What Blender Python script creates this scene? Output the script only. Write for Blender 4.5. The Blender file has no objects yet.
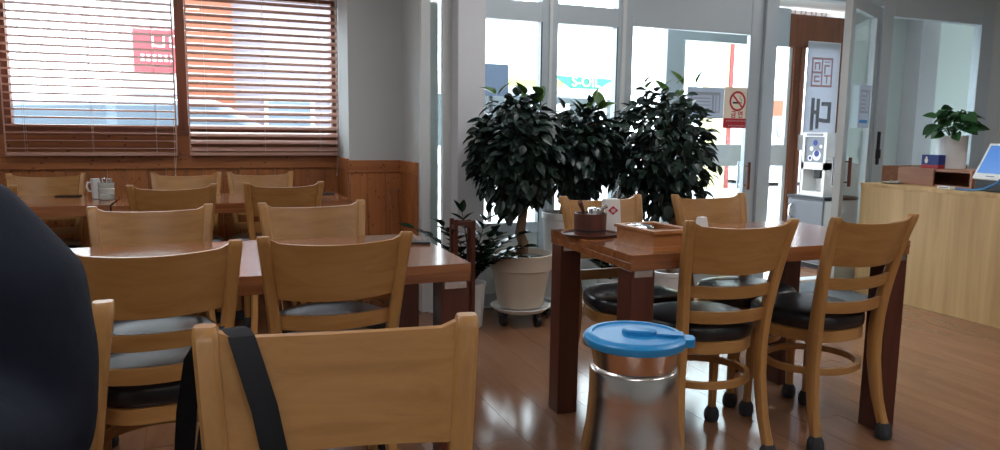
import bpy, bmesh, math, random
from mathutils import Vector, Matrix, noise
from math import sin, cos, pi, radians, sqrt

sc = bpy.context.scene
COL = sc.collection

# ------------------------------------------------------------------ camera, sky, sun, exposure
CAM_F = 725.0
cam_d = bpy.data.cameras.new('camera')
cam_d.sensor_fit = 'HORIZONTAL'
cam_d.sensor_width = 36.0
cam_d.lens = 36.0 * CAM_F / 1000.0
cam_d.clip_start = 0.02
cam_d.clip_end = 300
cam = bpy.data.objects.new('camera', cam_d)
COL.objects.link(cam)
_P, _Y, _R = radians(7.4), radians(22.0), radians(0.7)
fw = Vector((sin(_Y) * cos(_P), cos(_Y) * cos(_P), -sin(_P)))
rt = Vector((cos(_Y), -sin(_Y), 0))
up = rt.cross(fw)
rt2 = rt * cos(_R) + up * sin(_R)
up2 = -rt * sin(_R) + up * cos(_R)
mw = Matrix((rt2, up2, -fw)).transposed().to_4x4()
mw.translation = Vector((0, 0, 1.13))
cam.matrix_world = mw
sc.camera = cam

world = bpy.data.worlds.new('sky')
sc.world = world
world.use_nodes = True
wn = world.node_tree.nodes
bg = wn['Background']
bg.inputs['Color'].default_value = (0.86, 0.93, 1.0, 1)
bg.inputs['Strength'].default_value = 9.0

sun_d = bpy.data.lights.new('sun', 'SUN')
sun_d.energy = 5.0
sun_d.angle = radians(1.0)
sun_d.color = (1.0, 0.95, 0.87)
sun = bpy.data.objects.new('sun', sun_d)
COL.objects.link(sun)
sun.rotation_euler = Vector((-0.75, 0.02, -0.65)).to_track_quat('-Z', 'Y').to_euler()

vs = sc.view_settings
vs.view_transform = 'Standard'
vs.look = 'None'
vs.exposure = 0.0
vs.gamma = 1.0
vs.use_curve_mapping = False
LAMP = 15.5

# ------------------------------------------------------------------ materials
MATS = {}


def _nt(name):
    m = bpy.data.materials.new(name)
    m.use_nodes = True
    MATS[name] = m
    nt = m.node_tree
    return m, nt, nt.nodes['Principled BSDF']


def plain(name, col, rough=0.5, metal=0.0, spec=0.5, bump=0.0, bscale=60.0, var=0.0, emit=None, es=0.0, coat=0.0, trans=0.0, alpha=1.0, sub=0.0):
    m, nt, b = _nt(name)
    b.inputs['Base Color'].default_value = (*col, 1)
    b.inputs['Roughness'].default_value = rough
    b.inputs['Metallic'].default_value = metal
    b.inputs['Specular IOR Level'].default_value = spec
    b.inputs['Coat Weight'].default_value = coat
    if alpha < 1:
        b.inputs['Alpha'].default_value = alpha
    if emit:
        b.inputs['Emission Color'].default_value = (*emit, 1)
        b.inputs['Emission Strength'].default_value = es
    if bump or var:
        tc = nt.nodes.new('ShaderNodeTexCoord')
        n = nt.nodes.new('ShaderNodeTexNoise')
        n.inputs['Scale'].default_value = bscale
        n.inputs['Detail'].default_value = 3
        nt.links.new(tc.outputs['Object'], n.inputs['Vector'])
        if bump:
            bp = nt.nodes.new('ShaderNodeBump')
            bp.inputs['Strength'].default_value = bump
            bp.inputs['Distance'].default_value = 0.01
            nt.links.new(n.outputs['Fac'], bp.inputs['Height'])
            nt.links.new(bp.outputs['Normal'], b.inputs['Normal'])
        if var:
            mx = nt.nodes.new('ShaderNodeMixRGB')
            mx.inputs[1].default_value = (*[c * (1 - var) for c in col], 1)
            mx.inputs[2].default_value = (*[min(1, c * (1 + var)) for c in col], 1)
            nt.links.new(n.outputs['Fac'], mx.inputs[0])
            nt.links.new(mx.outputs[0], b.inputs['Base Color'])
    return m


def wood(name, c1, c2, axis='X', scale=4.0, stretch=14.0, rough=0.35, coat=0.0, knots=None, bump=0.05, rand=0.35, spec=0.5, rvar=0.0):
    """long-grained wood: noise stretched along an axis, shifted for each object"""
    m, nt, b = _nt(name)
    N, L = nt.nodes, nt.links
    tc = N.new('ShaderNodeTexCoord')
    oi = N.new('ShaderNodeObjectInfo')
    sh = N.new('ShaderNodeVectorMath'); sh.operation = 'MULTIPLY_ADD'
    comb = N.new('ShaderNodeCombineXYZ')
    for k in range(3):
        L.new(oi.outputs['Random'], comb.inputs[k])
    sh.inputs[1].default_value = (7.3, 5.1, 9.7)
    L.new(comb.outputs[0], sh.inputs[0])
    L.new(tc.outputs['Object'], sh.inputs[2])
    mp = N.new('ShaderNodeMapping')
    s = [scale * stretch] * 3
    s['XYZ'.index(axis)] = scale
    mp.inputs['Scale'].default_value = s
    L.new(sh.outputs[0], mp.inputs['Vector'])
    n1 = N.new('ShaderNodeTexNoise')
    n1.inputs['Scale'].default_value = 1.0
    n1.inputs['Detail'].default_value = 6
    n1.inputs['Roughness'].default_value = 0.62
    n1.inputs['Distortion'].default_value = 0.6
    L.new(mp.outputs[0], n1.inputs['Vector'])
    rp = N.new('ShaderNodeValToRGB')
    rp.color_ramp.elements[0].position = 0.32
    rp.color_ramp.elements[0].color = (*c1, 1)
    rp.color_ramp.elements[1].position = 0.68
    rp.color_ramp.elements[1].color = (*c2, 1)
    L.new(n1.outputs['Fac'], rp.inputs[0])
    out = rp.outputs[0]
    if knots:
        vo = N.new('ShaderNodeTexVoronoi')
        mk = N.new('ShaderNodeMapping')
        ks = [knots] * 3
        ks['XYZ'.index(axis)] = knots * 0.6
        mk.inputs['Scale'].default_value = ks
        L.new(sh.outputs[0], mk.inputs['Vector'])
        L.new(mk.outputs[0], vo.inputs['Vector'])
        kr = N.new('ShaderNodeValToRGB')
        kr.color_ramp.elements[0].position = 0.09
        kr.color_ramp.elements[0].color = (0, 0, 0, 1)
        kr.color_ramp.elements[1].position = 0.20
        kr.color_ramp.elements[1].color = (1, 1, 1, 1)
        L.new(vo.outputs['Distance'], kr.inputs[0])
        mx = N.new('ShaderNodeMixRGB')
        mx.inputs[1].default_value = (*[c * 0.28 for c in c1], 1)
        L.new(kr.outputs[0], mx.inputs[0])
        L.new(out, mx.inputs[2])
        out = mx.outputs[0]
    hs = N.new('ShaderNodeHueSaturation')
    ma = N.new('ShaderNodeMath'); ma.operation = 'MULTIPLY_ADD'
    ma.inputs[1].default_value = rand
    ma.inputs[2].default_value = 1 - rand / 2
    L.new(oi.outputs['Random'], ma.inputs[0])
    L.new(ma.outputs[0], hs.inputs['Value'])
    L.new(out, hs.inputs['Color'])
    L.new(hs.outputs[0], b.inputs['Base Color'])
    b.inputs['Roughness'].default_value = rough
    b.inputs['Coat Weight'].default_value = coat
    b.inputs['Coat Roughness'].default_value = 0.15
    b.inputs['Specular IOR Level'].default_value = spec
    bp = N.new('ShaderNodeBump')
    bp.inputs['Strength'].default_value = bump
    bp.inputs['Distance'].default_value = 0.004
    L.new(n1.outputs['Fac'], bp.inputs['Height'])
    L.new(bp.outputs['Normal'], b.inputs['Normal'])
    return m


def glass(name, tint=(0.93, 0.97, 0.97), refl=1.0):
    """thin pane: transparent with angle-dependent mirror reflection"""
    m = bpy.data.materials.new(name)
    m.use_nodes = True
    nt = m.node_tree
    N, L = nt.nodes, nt.links
    N.remove(N['Principled BSDF'])
    tr = N.new('ShaderNodeBsdfTransparent'); tr.inputs[0].default_value = (*tint, 1)
    gl = N.new('ShaderNodeBsdfGlossy'); gl.inputs['Roughness'].default_value = 0.01
    lw = N.new('ShaderNodeLayerWeight'); lw.inputs['Blend'].default_value = 0.5
    pw = N.new('ShaderNodeMath'); pw.operation = 'POWER'; pw.inputs[1].default_value = 4.0
    md = N.new('ShaderNodeMath'); md.operation = 'MULTIPLY_ADD'; md.inputs[1].default_value = 0.85 * refl; md.inputs[2].default_value = 0.04 * refl
    L.new(lw.outputs['Facing'], pw.inputs[0])
    L.new(pw.outputs[0], md.inputs[0])
    mx = N.new('ShaderNodeMixShader')
    L.new(md.outputs[0], mx.inputs[0])
    L.new(tr.outputs[0], mx.inputs[1])
    L.new(gl.outputs[0], mx.inputs[2])
    L.new(mx.outputs[0], N['Material Output'].inputs['Surface'])
    MATS[name] = m
    return m


wood('chair_wood', (0.37, 0.175, 0.052), (0.49, 0.255, 0.085), 'X', 2.2, 12, 0.33, rand=0.14, bump=0.02)
wood('chair_wood_upright', (0.37, 0.175, 0.052), (0.49, 0.255, 0.085), 'Z', 2.2, 12, 0.33, rand=0.14, bump=0.02)
wood('table_wood', (0.20, 0.066, 0.024), (0.36, 0.14, 0.052), 'X', 1.6, 16, 0.16, rand=0.10, coat=0.4, bump=0.02)
wood('table_leg_wood', (0.060, 0.015, 0.009), (0.105, 0.028, 0.015), 'Z', 2.0, 12, 0.35, rand=0.1, bump=0.02)
wood('pine', (0.33, 0.105, 0.03), (0.46, 0.175, 0.055), 'Z', 2.0, 14, 0.4, rand=0.3, knots=7.0, bump=0.02)
wood('pine_rail', (0.33, 0.105, 0.03), (0.46, 0.175, 0.055), 'X', 2.0, 14, 0.4, rand=0.15, knots=6.0, bump=0.02)
wood('floor_wood', (0.225, 0.105, 0.056), (0.285, 0.142, 0.078), 'Y', 1.6, 7, 0.14, rand=0.12, coat=0.0, bump=0.03)
wood('counter_wood', (0.42, 0.25, 0.095), (0.68, 0.45, 0.21), 'Z', 0.5, 14, 0.5, rand=0.05, bump=0.01)
wood('brown_frame_wood', (0.15, 0.045, 0.018), (0.22, 0.075, 0.03), 'Z', 2.0, 14, 0.4, rand=0.1)
wood('blind_wood', (0.50, 0.28, 0.22), (0.60, 0.37, 0.30), 'X', 2.0, 16, 0.18, rand=0.1, bump=0.0)
wood('caddy_wood', (0.34, 0.125, 0.04), (0.47, 0.20, 0.07), 'X', 3.0, 12, 0.35, rand=0.1)
wood('tub_wood', (0.09, 0.032, 0.024), (0.15, 0.055, 0.04), 'Z', 3.0, 10, 0.35, rand=0.05)
wood('shelf_wood', (0.30, 0.13, 0.075), (0.42, 0.20, 0.115), 'Y', 2.0, 12, 0.45, rand=0.05)
wood('bark', (0.14, 0.075, 0.04), (0.26, 0.15, 0.085), 'Z', 6.0, 5, 0.8, rand=0.1, bump=0.4)
plain('vinyl_black', (0.012, 0.013, 0.018), 0.28, spec=0.6, bump=0.04, bscale=140)
plain('foot_rubber', (0.035, 0.036, 0.04), 0.8, bump=0.3, bscale=150)
plain('wall_paint', (0.565, 0.60, 0.605), 0.75, bump=0.02, bscale=120)
plain('ceiling_paint', (0.80, 0.80, 0.78), 0.85)
plain('aluminium', (0.50, 0.56, 0.60), 0.38, metal=0.35, bump=0.01)
plain('aluminium_light', (0.66, 0.69, 0.69), 0.45, metal=0.1)
plain('column_paint', (0.70, 0.71, 0.74), 0.6, bump=0.02)
plain('dark_seal', (0.03, 0.03, 0.035), 0.6)
plain('white_panel', (0.66, 0.71, 0.69), 0.5)
plain('steel', (0.60, 0.57, 0.54), 0.21, metal=1.0, bump=0.0)
_m = MATS['steel'].node_tree
_tg = _m.nodes.new('ShaderNodeTangent')
_tg.direction_type = 'RADIAL'
_tg.axis = 'Z'
_b = _m.nodes['Principled BSDF']
_b.inputs['Anisotropic'].default_value = 0.75
_m.links.new(_tg.outputs[0], _b.inputs['Tangent'])
plain('chrome', (0.75, 0.75, 0.76), 0.15, metal=1.0)
plain('blue_lid', (0.015, 0.26, 0.60), 0.35, spec=0.5)
plain('white_plastic', (0.78, 0.78, 0.77), 0.4)
plain('white_ceramic', (0.74, 0.76, 0.77), 0.3)
plain('cream_plastic', (0.58, 0.51, 0.42), 0.5, var=0.06, bscale=8)
plain('soil', (0.035, 0.024, 0.016), 0.95, bump=0.8, bscale=60)
plain('black_plastic', (0.012, 0.012, 0.014), 0.4)
plain('black_screen', (0.006, 0.006, 0.008), 0.08)
plain('grey_door', (0.13, 0.14, 0.16), 0.45)
plain('jacket', (0.0060, 0.0095, 0.022), 0.75, bump=0.5, bscale=14, spec=0.3)
plain('trousers', (0.02, 0.02, 0.024), 0.85)
plain('skin', (0.55, 0.33, 0.23), 0.5)
plain('lip', (0.42, 0.20, 0.17), 0.5)
plain('hair', (0.012, 0.010, 0.009), 0.5)
plain('strap_cloth', (0.004, 0.0055, 0.009), 0.75, bump=0.1, bscale=200)
plain('paper_white', (0.78, 0.77, 0.74), 0.7)
plain('sign_red', (0.50, 0.018, 0.035), 0.5)
plain('print_red', (0.42, 0.08, 0.09), 0.6)
plain('print_pale_red', (0.52, 0.30, 0.31), 0.6)
plain('print_grey', (0.20, 0.22, 0.25), 0.6)
plain('print_pale_grey', (0.36, 0.38, 0.42), 0.6)
plain('print_black', (0.01, 0.01, 0.01), 0.6)
plain('print_white', (0.8, 0.8, 0.8), 0.6)
plain('tin_blue', (0.015, 0.035, 0.22), 0.4)
plain('tin_red', (0.42, 0.02, 0.03), 0.4)
plain('screen_blue', (0.05, 0.16, 0.45), 0.2, emit=(0.08, 0.24, 0.62), es=0.5)
plain('cable_blue', (0.03, 0.22, 0.55), 0.5)
plain('diffuser', (0.9, 0.9, 0.9), 0.5, emit=(0.97, 0.98, 1.0), es=LAMP)
plain('concrete', (0.62, 0.61, 0.59), 0.9, var=0.08, bscale=1.5)
plain('asphalt', (0.30, 0.30, 0.31), 0.9)
plain('facade_white', (0.82, 0.82, 0.80), 0.8)
plain('facade_grey', (0.55, 0.54, 0.57), 0.8)
plain('facade_mauve', (0.25, 0.215, 0.245), 0.8)
plain('facade_orange', (0.27, 0.075, 0.035), 0.7)
plain('shop_red', (0.28, 0.045, 0.055), 0.6)
plain('canopy_green', (0.018, 0.17, 0.115), 0.5)
plain('canopy_yellow', (0.34, 0.28, 0.09), 0.5)
plain('pole_yellow', (0.55, 0.46, 0.22), 0.5)
plain('pole_red', (0.22, 0.02, 0.02), 0.5)
plain('board_blue', (0.030, 0.045, 0.075), 0.5)
plain('car_paint', (0.34, 0.42, 0.54), 0.15, metal=0.3, coat=1.0)
plain('car_glass', (0.16, 0.20, 0.25), 0.05)
plain('kiosk_blue', (0.10, 0.125, 0.14), 0.7)
plain('mat_grey', (0.10, 0.115, 0.125), 0.95, bump=0.5, bscale=200)
plain('cord', (0.62, 0.55, 0.48), 0.7)
plain('dark_metal', (0.05, 0.05, 0.055), 0.4, metal=0.8)
plain('handle_brown', (0.12, 0.035, 0.02), 0.35)
plain('glass_jar', (0.45, 0.48, 0.44), 0.15, spec=0.8)


def sheet(name, col, k=0.5):
    m, nt, b = _nt(name)
    b.inputs['Base Color'].default_value = (*col, 1)
    b.inputs['Roughness'].default_value = 0.7
    tl = nt.nodes.new('ShaderNodeBsdfTranslucent')
    tl.inputs['Color'].default_value = (*col, 1)
    ms = nt.nodes.new('ShaderNodeMixShader')
    ms.inputs[0].default_value = k
    nt.links.new(b.outputs[0], ms.inputs[1])
    nt.links.new(tl.outputs[0], ms.inputs[2])
    nt.links.new(ms.outputs[0], nt.nodes['Material Output'].inputs['Surface'])


sheet('paper_blue', (0.55, 0.60, 0.68), 0.38)
sheet('sign_cream', (0.74, 0.66, 0.58), 0.32)
sheet('banner_sheet', (0.60, 0.64, 0.70), 0.35)
glass('pane_glass')
glass('door_glass', refl=0.9)


def leaf_mat(name, c1, c2, rough=0.3):
    m, nt, b = _nt(name)
    N, L = nt.nodes, nt.links
    oi = N.new('ShaderNodeObjectInfo')
    geo = N.new('ShaderNodeNewGeometry')
    ad = N.new('ShaderNodeMath'); ad.operation = 'ADD'
    fr = N.new('ShaderNodeMath'); fr.operation = 'FRACT'
    L.new(oi.outputs['Random'], ad.inputs[0])
    L.new(geo.outputs['Random Per Island'], ad.inputs[1])
    L.new(ad.outputs[0], fr.inputs[0])
    mx = N.new('ShaderNodeMixRGB')
    mx.inputs[1].default_value = (*c1, 1)
    mx.inputs[2].default_value = (*c2, 1)
    L.new(fr.outputs[0], mx.inputs[0])
    L.new(mx.outputs[0], b.inputs['Base Color'])
    b.inputs['Roughness'].default_value = rough
    b.inputs['Specular IOR Level'].default_value = 0.5
    tl = N.new('ShaderNodeBsdfTranslucent')
    L.new(mx.outputs[0], tl.inputs['Color'])
    ms = N.new('ShaderNodeMixShader')
    ms.inputs[0].default_value = 0.22
    L.new(b.outputs[0], ms.inputs[1])
    L.new(tl.outputs[0], ms.inputs[2])
    L.new(ms.outputs[0], N['Material Output'].inputs['Surface'])
    return m


leaf_mat('ficus_leaf', (0.016, 0.031, 0.031), (0.032, 0.062, 0.044), 0.36)
leaf_mat('ficus_leaf_young', (0.05, 0.12, 0.02), (0.10, 0.20, 0.04))
leaf_mat('dark_leaf', (0.008, 0.020, 0.012), (0.014, 0.038, 0.018), 0.25)
leaf_mat('pothos_leaf', (0.015, 0.07, 0.02), (0.04, 0.14, 0.04), 0.35)

# ------------------------------------------------------------------ mesh helpers


class MB:
    def __init__(self):
        self.v = []
        self.f = []

    def box(self, x0, x1, y0, y1, z0, z1):
        b = len(self.v)
        self.v += [(x0, y0, z0), (x1, y0, z0), (x1, y1, z0), (x0, y1, z0), (x0, y0, z1), (x1, y0, z1), (x1, y1, z1), (x0, y1, z1)]
        self.f += [tuple(b + i for i in q) for q in ((3, 2, 1, 0), (4, 5, 6, 7), (0, 1, 5, 4), (1, 2, 6, 5), (2, 3, 7, 6), (3, 0, 4, 7))]
        return self

    def loft(self, rings, cap=True, closed=True):
        """rings of equal count, each a list of points"""
        b = len(self.v)
        n = len(rings[0])
        for r in rings:
            self.v += [tuple(p) for p in r]
        for i in range(len(rings) - 1):
            for j in range(n if closed else n - 1):
                k = (j + 1) % n
                self.f.append((b + i * n + j, b + i * n + k, b + (i + 1) * n + k, b + (i + 1) * n + j))
        if cap:
            self.f.append(tuple(b + j for j in reversed(range(n))))
            self.f.append(tuple(b + (len(rings) - 1) * n + j for j in range(n)))
        return self

    def lathe(self, prof, c=(0, 0, 0), n=24, cap=True):
        rings = []
        for r, z in prof:
            rings.append([(c[0] + r * cos(2 * pi * j / n), c[1] + r * sin(2 * pi * j / n), c[2] + z) for j in range(n)])
        return self.loft(rings, cap)

    def tube(self, path, rad, n=8, cap=True):
        P = [Vector(p) for p in path]
        R = rad if isinstance(rad, (list, tuple)) else [rad] * len(P)
        rings = []
        ref = None
        for i, p in enumerate(P):
            t = (P[min(i + 1, len(P) - 1)] - P[max(i - 1, 0)]).normalized()
            if ref is None:
                ref = Vector((0, 0, 1)) if abs(t.z) < 0.9 else Vector((1, 0, 0))
            a = t.cross(ref).normalized()
            bb = a.cross(t).normalized()
            ref = bb
            rings.append([p + (a * cos(2 * pi * j / n) + bb * sin(2 * pi * j / n)) * R[i] for j in range(n)])
        return self.loft(rings, cap)

    def sweep(self, path, hx, hy, cap=True):
        """rectangular bar through points, section kept in world x / y"""
        rings = []
        for i, p in enumerate(path):
            a = hx[i] if isinstance(hx, (list, tuple)) else hx
            b = hy[i] if isinstance(hy, (list, tuple)) else hy
            c = 0.35
            x, y, z = p
            rings.append([(x - a, y - b * (1 - c), z), (x - a * (1 - c), y - b, z), (x + a * (1 - c), y - b, z), (x + a, y - b * (1 - c), z),
                          (x + a, y + b * (1 - c), z), (x + a * (1 - c), y + b, z), (x - a * (1 - c), y + b, z), (x - a, y + b * (1 - c), z)])
        return self.loft(rings, cap)

    def prism(self, pts, lo, hi, axis='Z'):
        def mk(p, h):
            return {'Z': (p[0], p[1], h), 'Y': (p[0], h, p[1]), 'X': (h, p[0], p[1])}[axis]
        return self.loft([[mk(p, lo) for p in pts], [mk(p, hi) for p in pts]])

    def rotate(self, M):
        self.v = [tuple(M @ Vector(p)) for p in self.v]
        return self

    def build(self, name, mat, parent=None, smooth=False, bevel=0.0, angle=35):
        me = bpy.data.meshes.new(name)
        me.from_pydata(self.v, [], self.f)
        bm = bmesh.new()
        bm.from_mesh(me)
        bmesh.ops.recalc_face_normals(bm, faces=bm.faces)
        if bevel:
            bmesh.ops.bevel(bm, geom=list(bm.edges), offset=bevel, segments=2, affect='EDGES', profile=0.6)
        bm.to_mesh(me)
        bm.free()
        if smooth:
            me.polygons.foreach_set('use_smooth', [True] * len(me.polygons))
            me.update()
            try:
                me.set_sharp_from_angle(angle=radians(angle))
            except Exception:
                pass
        me.materials.append(MATS[mat])
        return link(name, me, parent)


def link(name, data, parent=None):
    o = bpy.data.objects.new(name, data)
    COL.objects.link(o)
    if parent is not None:
        o.parent = parent
    return o


def tag(o, label=None, cat=None, group=None, kind=None):
    if label:
        o['label'] = label
    if cat:
        o['category'] = cat
    if group:
        o['group'] = group
    if kind:
        o['kind'] = kind
    return o


def thing(name, label, cat, loc=(0, 0, 0), rz=0.0, group=None):
    o = link(name, None)
    o.empty_display_size = 0.05
    o.location = loc
    o.rotation_euler = (0, 0, rz)
    return tag(o, label, cat, group)


def copy_tree(o, parent=None):
    c = o.copy()
    COL.objects.link(c)
    c.parent = parent
    for ch in [q for q in list(COL.objects) if q.parent == o]:
        copy_tree(ch, c)
    return c


def bx(name, mat, dims, parent=None, bevel=0.0):
    return MB().box(*dims).build(name, mat, parent, bevel=bevel)


def struct(o):
    o['kind'] = 'structure'
    return o


def text(name, s, mat, size, parent, mtx, extrude=0.0006, align='CENTER', mirror=False, bold=0.0):
    cu = bpy.data.curves.new(name, 'FONT')
    cu.body = s
    cu.size = size
    cu.extrude = extrude
    cu.offset = bold
    cu.align_x = align
    cu.align_y = 'CENTER'
    cu.materials.append(MATS[mat])
    tmp = link(name, cu)
    bpy.context.view_layer.update()
    me = bpy.data.meshes.new_from_object(tmp.evaluated_get(bpy.context.evaluated_depsgraph_get()))
    bpy.data.objects.remove(tmp)
    o = link(name, me, parent)
    if mirror:
        mtx = mtx @ Matrix.Diagonal((-1, 1, 1, 1))
    o.matrix_local = mtx
    return o


FACE_Y = Matrix.Rotation(pi / 2, 4, 'X')            # text upright, read from the -Y side


def T(x, y, z):
    return Matrix.Translation((x, y, z))


# ------------------------------------------------------------------ the room
YW, YP, YG = 5.15, 4.727, 4.30        # window wall, pier face, glazed entrance wall
XP, XJ = 0.853, 1.206                 # pier left edge, jog beside the glazing
ZC = 2.55
XL, XR, YB = -2.6, 7.2, -2.6
SILL, HEAD = 1.10, 2.02

floor = struct(bx('floor', 'dark_seal', (XL - 0.2, XR + 0.2, YB - 0.2, YW + 0.25, -0.12, -0.012)))
random.seed(4)
PW, PL = 0.185, 1.22
plank_me = None
for i in range(-14, 34):
    x = 1.05 + i * PW
    off = random.uniform(0, PL)
    y = -2.4 - off
    while y < 5.2:
        y0, y1 = max(y, YB), min(y + PL, YW)
        if y1 > YB + 0.02 and XL < x < XR:
            near = y1 > 0.9 and -1.1 < x < 4.9
            if near:
                key = round(y1 - y0, 2)
                if y0 == y and y1 == y + PL:
                    if plank_me is None:
                        o = MB().box(-PW / 2 + 0.0008, PW / 2 - 0.0008, -PL / 2 + 0.0008, PL / 2 - 0.0008, -0.014, 0.0).build('plank', 'floor_wood', floor)
                        plank_me = o.data
                    else:
                        o = link('plank', plank_me, floor)
                    o.location = (x + PW / 2, y + PL / 2, 0)
                else:
                    L2 = (y1 - y0) / 2
                    o = MB().box(-PW / 2 + 0.0008, PW / 2 - 0.0008, -L2 + 0.0008, L2 - 0.0008, -0.014, 0.0).build('plank', 'floor_wood', floor)
                    o.location = (x + PW / 2, y0 + L2, 0)
        y += PL
# the floor away from the view goes on as one piece each side
fr = MB()
fr.box(XL, 1.05 + PW * -14 if 1.05 + PW * -14 > XL else XL + 0.01, YB, YW, -0.013, -0.001)
fr.box(XL, 5.0, YB, -0.2, -0.013, -0.004)
fr.box(4.0, XR, YB, YW, -0.013, -0.004)
fr.box(XL, 5.0, -0.3, YW, -0.013, -0.006)
fr.build('floor_base', 'floor_wood', floor)

ceiling = struct(bx('ceiling', 'ceiling_paint', (XL - 0.2, XR + 0.2, YB - 0.2, YW + 0.25, ZC, ZC + 0.12)))

# window wall, left part of the room
w = MB()
w.box(XL, XP, YW, YW + 0.16, 0, SILL)
w.box(XL, XP, YW, YW + 0.16, HEAD, ZC)
w.box(XL, -1.98, YW, YW + 0.16, SILL, HEAD)
wall_front = struct(w.build('wall_front', 'wall_paint'))
x = XL
random.seed(9)
while x < XP - 0.01:
    x1 = min(x + 0.112, XP)
    bx('plank', 'pine', (x + 0.0015, x1 - 0.0015, YW - 0.016, YW - 0.001, 0.09, 0.862), wall_front)
    x = x1
bx('cap_rail', 'pine_rail', (XL, XP, YW - 0.032, YW - 0.001, 0.862, 0.945), wall_front, 0.004)
bx('sill_panel', 'pine_rail', (XL, XP, YW - 0.012, YW - 0.001, 0.946, SILL), wall_front)

# pier and jog
w = MB()
w.box(XP, XJ + 0.12, YP, YW + 0.16, 0, ZC)
w.box(XJ, XJ + 0.12, YG + 0.02, YP, 0, ZC)
wall_pier = struct(w.build('wall_pier', 'wall_paint'))
x = XP
while x < XJ - 0.02:
    x1 = min(x + 0.1155, XJ)
    bx('plank', 'pine', (x + 0.0015, x1 - 0.0015, YP - 0.016, YP - 0.001, 0.09, 0.850), wall_pier)
    x = x1
y = YG + 0.03
while y < YP - 0.03:
    y1 = min(y + 0.11, YP - 0.017)
    bx('plank', 'pine', (XJ - 0.016, XJ - 0.001, y + 0.0015, y1 - 0.0015, 0.09, 0.850), wall_pier)
    y = y1
y = YP
while y < YW - 0.05:
    y1 = min(y + 0.11, YW - 0.033)
    bx('plank', 'pine', (XP - 0.012, XP - 0.001, y + 0.0015, y1 - 0.0015, 0.09, 0.862), wall_pier)
    y = y1
bx('cap_rail', 'pine_rail', (XP - 0.012, XJ - 0.017, YP - 0.024, YP - 0.001, 0.850, 0.930), wall_pier, 0.003)
bx('cap_rail', 'pine_rail', (XJ - 0.024, XJ - 0.001, YG + 0.03, YP - 0.024, 0.850, 0.930), wall_pier, 0.003)
bx('cap_rail', 'pine_rail', (XP - 0.016, XP - 0.001, YP, YW - 0.033, 0.862, 0.940), wall_pier, 0.003)
struct(bx('baseboard_front', 'pine_rail', (XL, XP - 0.02, YW - 0.022, YW - 0.002, 0.0, 0.088)))
struct(bx('baseboard_pier', 'pine_rail', (XP - 0.014, XJ - 0.02, YP - 0.022, YP - 0.002, 0.0, 0.088)))

# remaining walls
struct(bx('wall_left', 'wall_paint', (XL - 0.16, XL, YB - 0.2, YW + 0.16, 0, ZC)))
struct(bx('wall_right', 'wall_paint', (XR, XR + 0.16, YB - 0.2, YG + 0.16, 0, ZC)))
struct(bx('wall_rear', 'wall_paint', (XL, XR, YB - 0.16, YB, 0, ZC)))
# wall over the glazed entrance, with what is right of it
w = MB()
w.box(XJ + 0.12, XR, YG, YG + 0.14, 2.26, ZC)
w.box(6.20, XR, YG, YG + 0.14, 0, 2.26)
struct(w.build('wall_entrance', 'wall_paint'))
# steel column
col = struct(MB().box(1.40, 1.575, 4.16, 4.38, 0, ZC).build('wall_column', 'column_paint', bevel=0.006))


def glazing(name, x0, x1, z0, z1, y, side, head, foot, depth=0.05, mat='aluminium', pane='pane_glass', pane_mid=None):
    """an aluminium frame with its pane as a child"""
    m = MB()
    m.box(x0, x0 + side, y - depth / 2, y + depth / 2, z0, z1)
    m.box(x1 - side, x1, y - depth / 2, y + depth / 2, z0, z1)
    m.box(x0 + side, x1 - side, y - depth / 2, y + depth / 2, z1 - head, z1)
    m.box(x0 + side, x1 - side, y - depth / 2, y + depth / 2, z0, z0 + foot)
    o = struct(m.build(name, mat))
    bx('pane', pane, (x0 + side - 0.004, x1 - side + 0.004, y - 0.003, y + 0.003, z0 + foot - 0.004, z1 - head + 0.004), o)
    return o


# window with the blinds: two sashes in a brown frame
m = MB()
fy0, fy1 = YW + 0.04, YW + 0.11
m.box(-1.98, XP, fy0, fy1, HEAD - 0.045, HEAD)
m.box(-1.98, XP, fy0, fy1, SILL, SILL + 0.04)
for a, b in ((-1.98, -1.92), (-1.155, -1.085), (-0.165, -0.105), (XP - 0.03, XP)):
    m.box(a, b, fy0, fy1, SILL + 0.04, HEAD - 0.045)
win1 = struct(m.build('window_1', 'brown_frame_wood'))
for a, b in ((-1.92, -1.155), (-1.085, -0.165), (-0.105, XP - 0.03)):
    bx('pane', 'pane_glass', (a - 0.004, b + 0.004, fy0 + 0.03, fy0 + 0.036, SILL + 0.036, HEAD - 0.041), win1)
bx('window_sill', 'brown_frame_wood', (-1.98, XP, YW - 0.02, YW + 0.04, SILL - 0.028, SILL), win1)

# glazed entrance wall from the jog to the counter side
glazing('window_2', XJ + 0.002, 1.40, 0.0, 2.26, YG, 0.056, 0.10, 0.34, mat='aluminium_light')
wA = MB()


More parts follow.
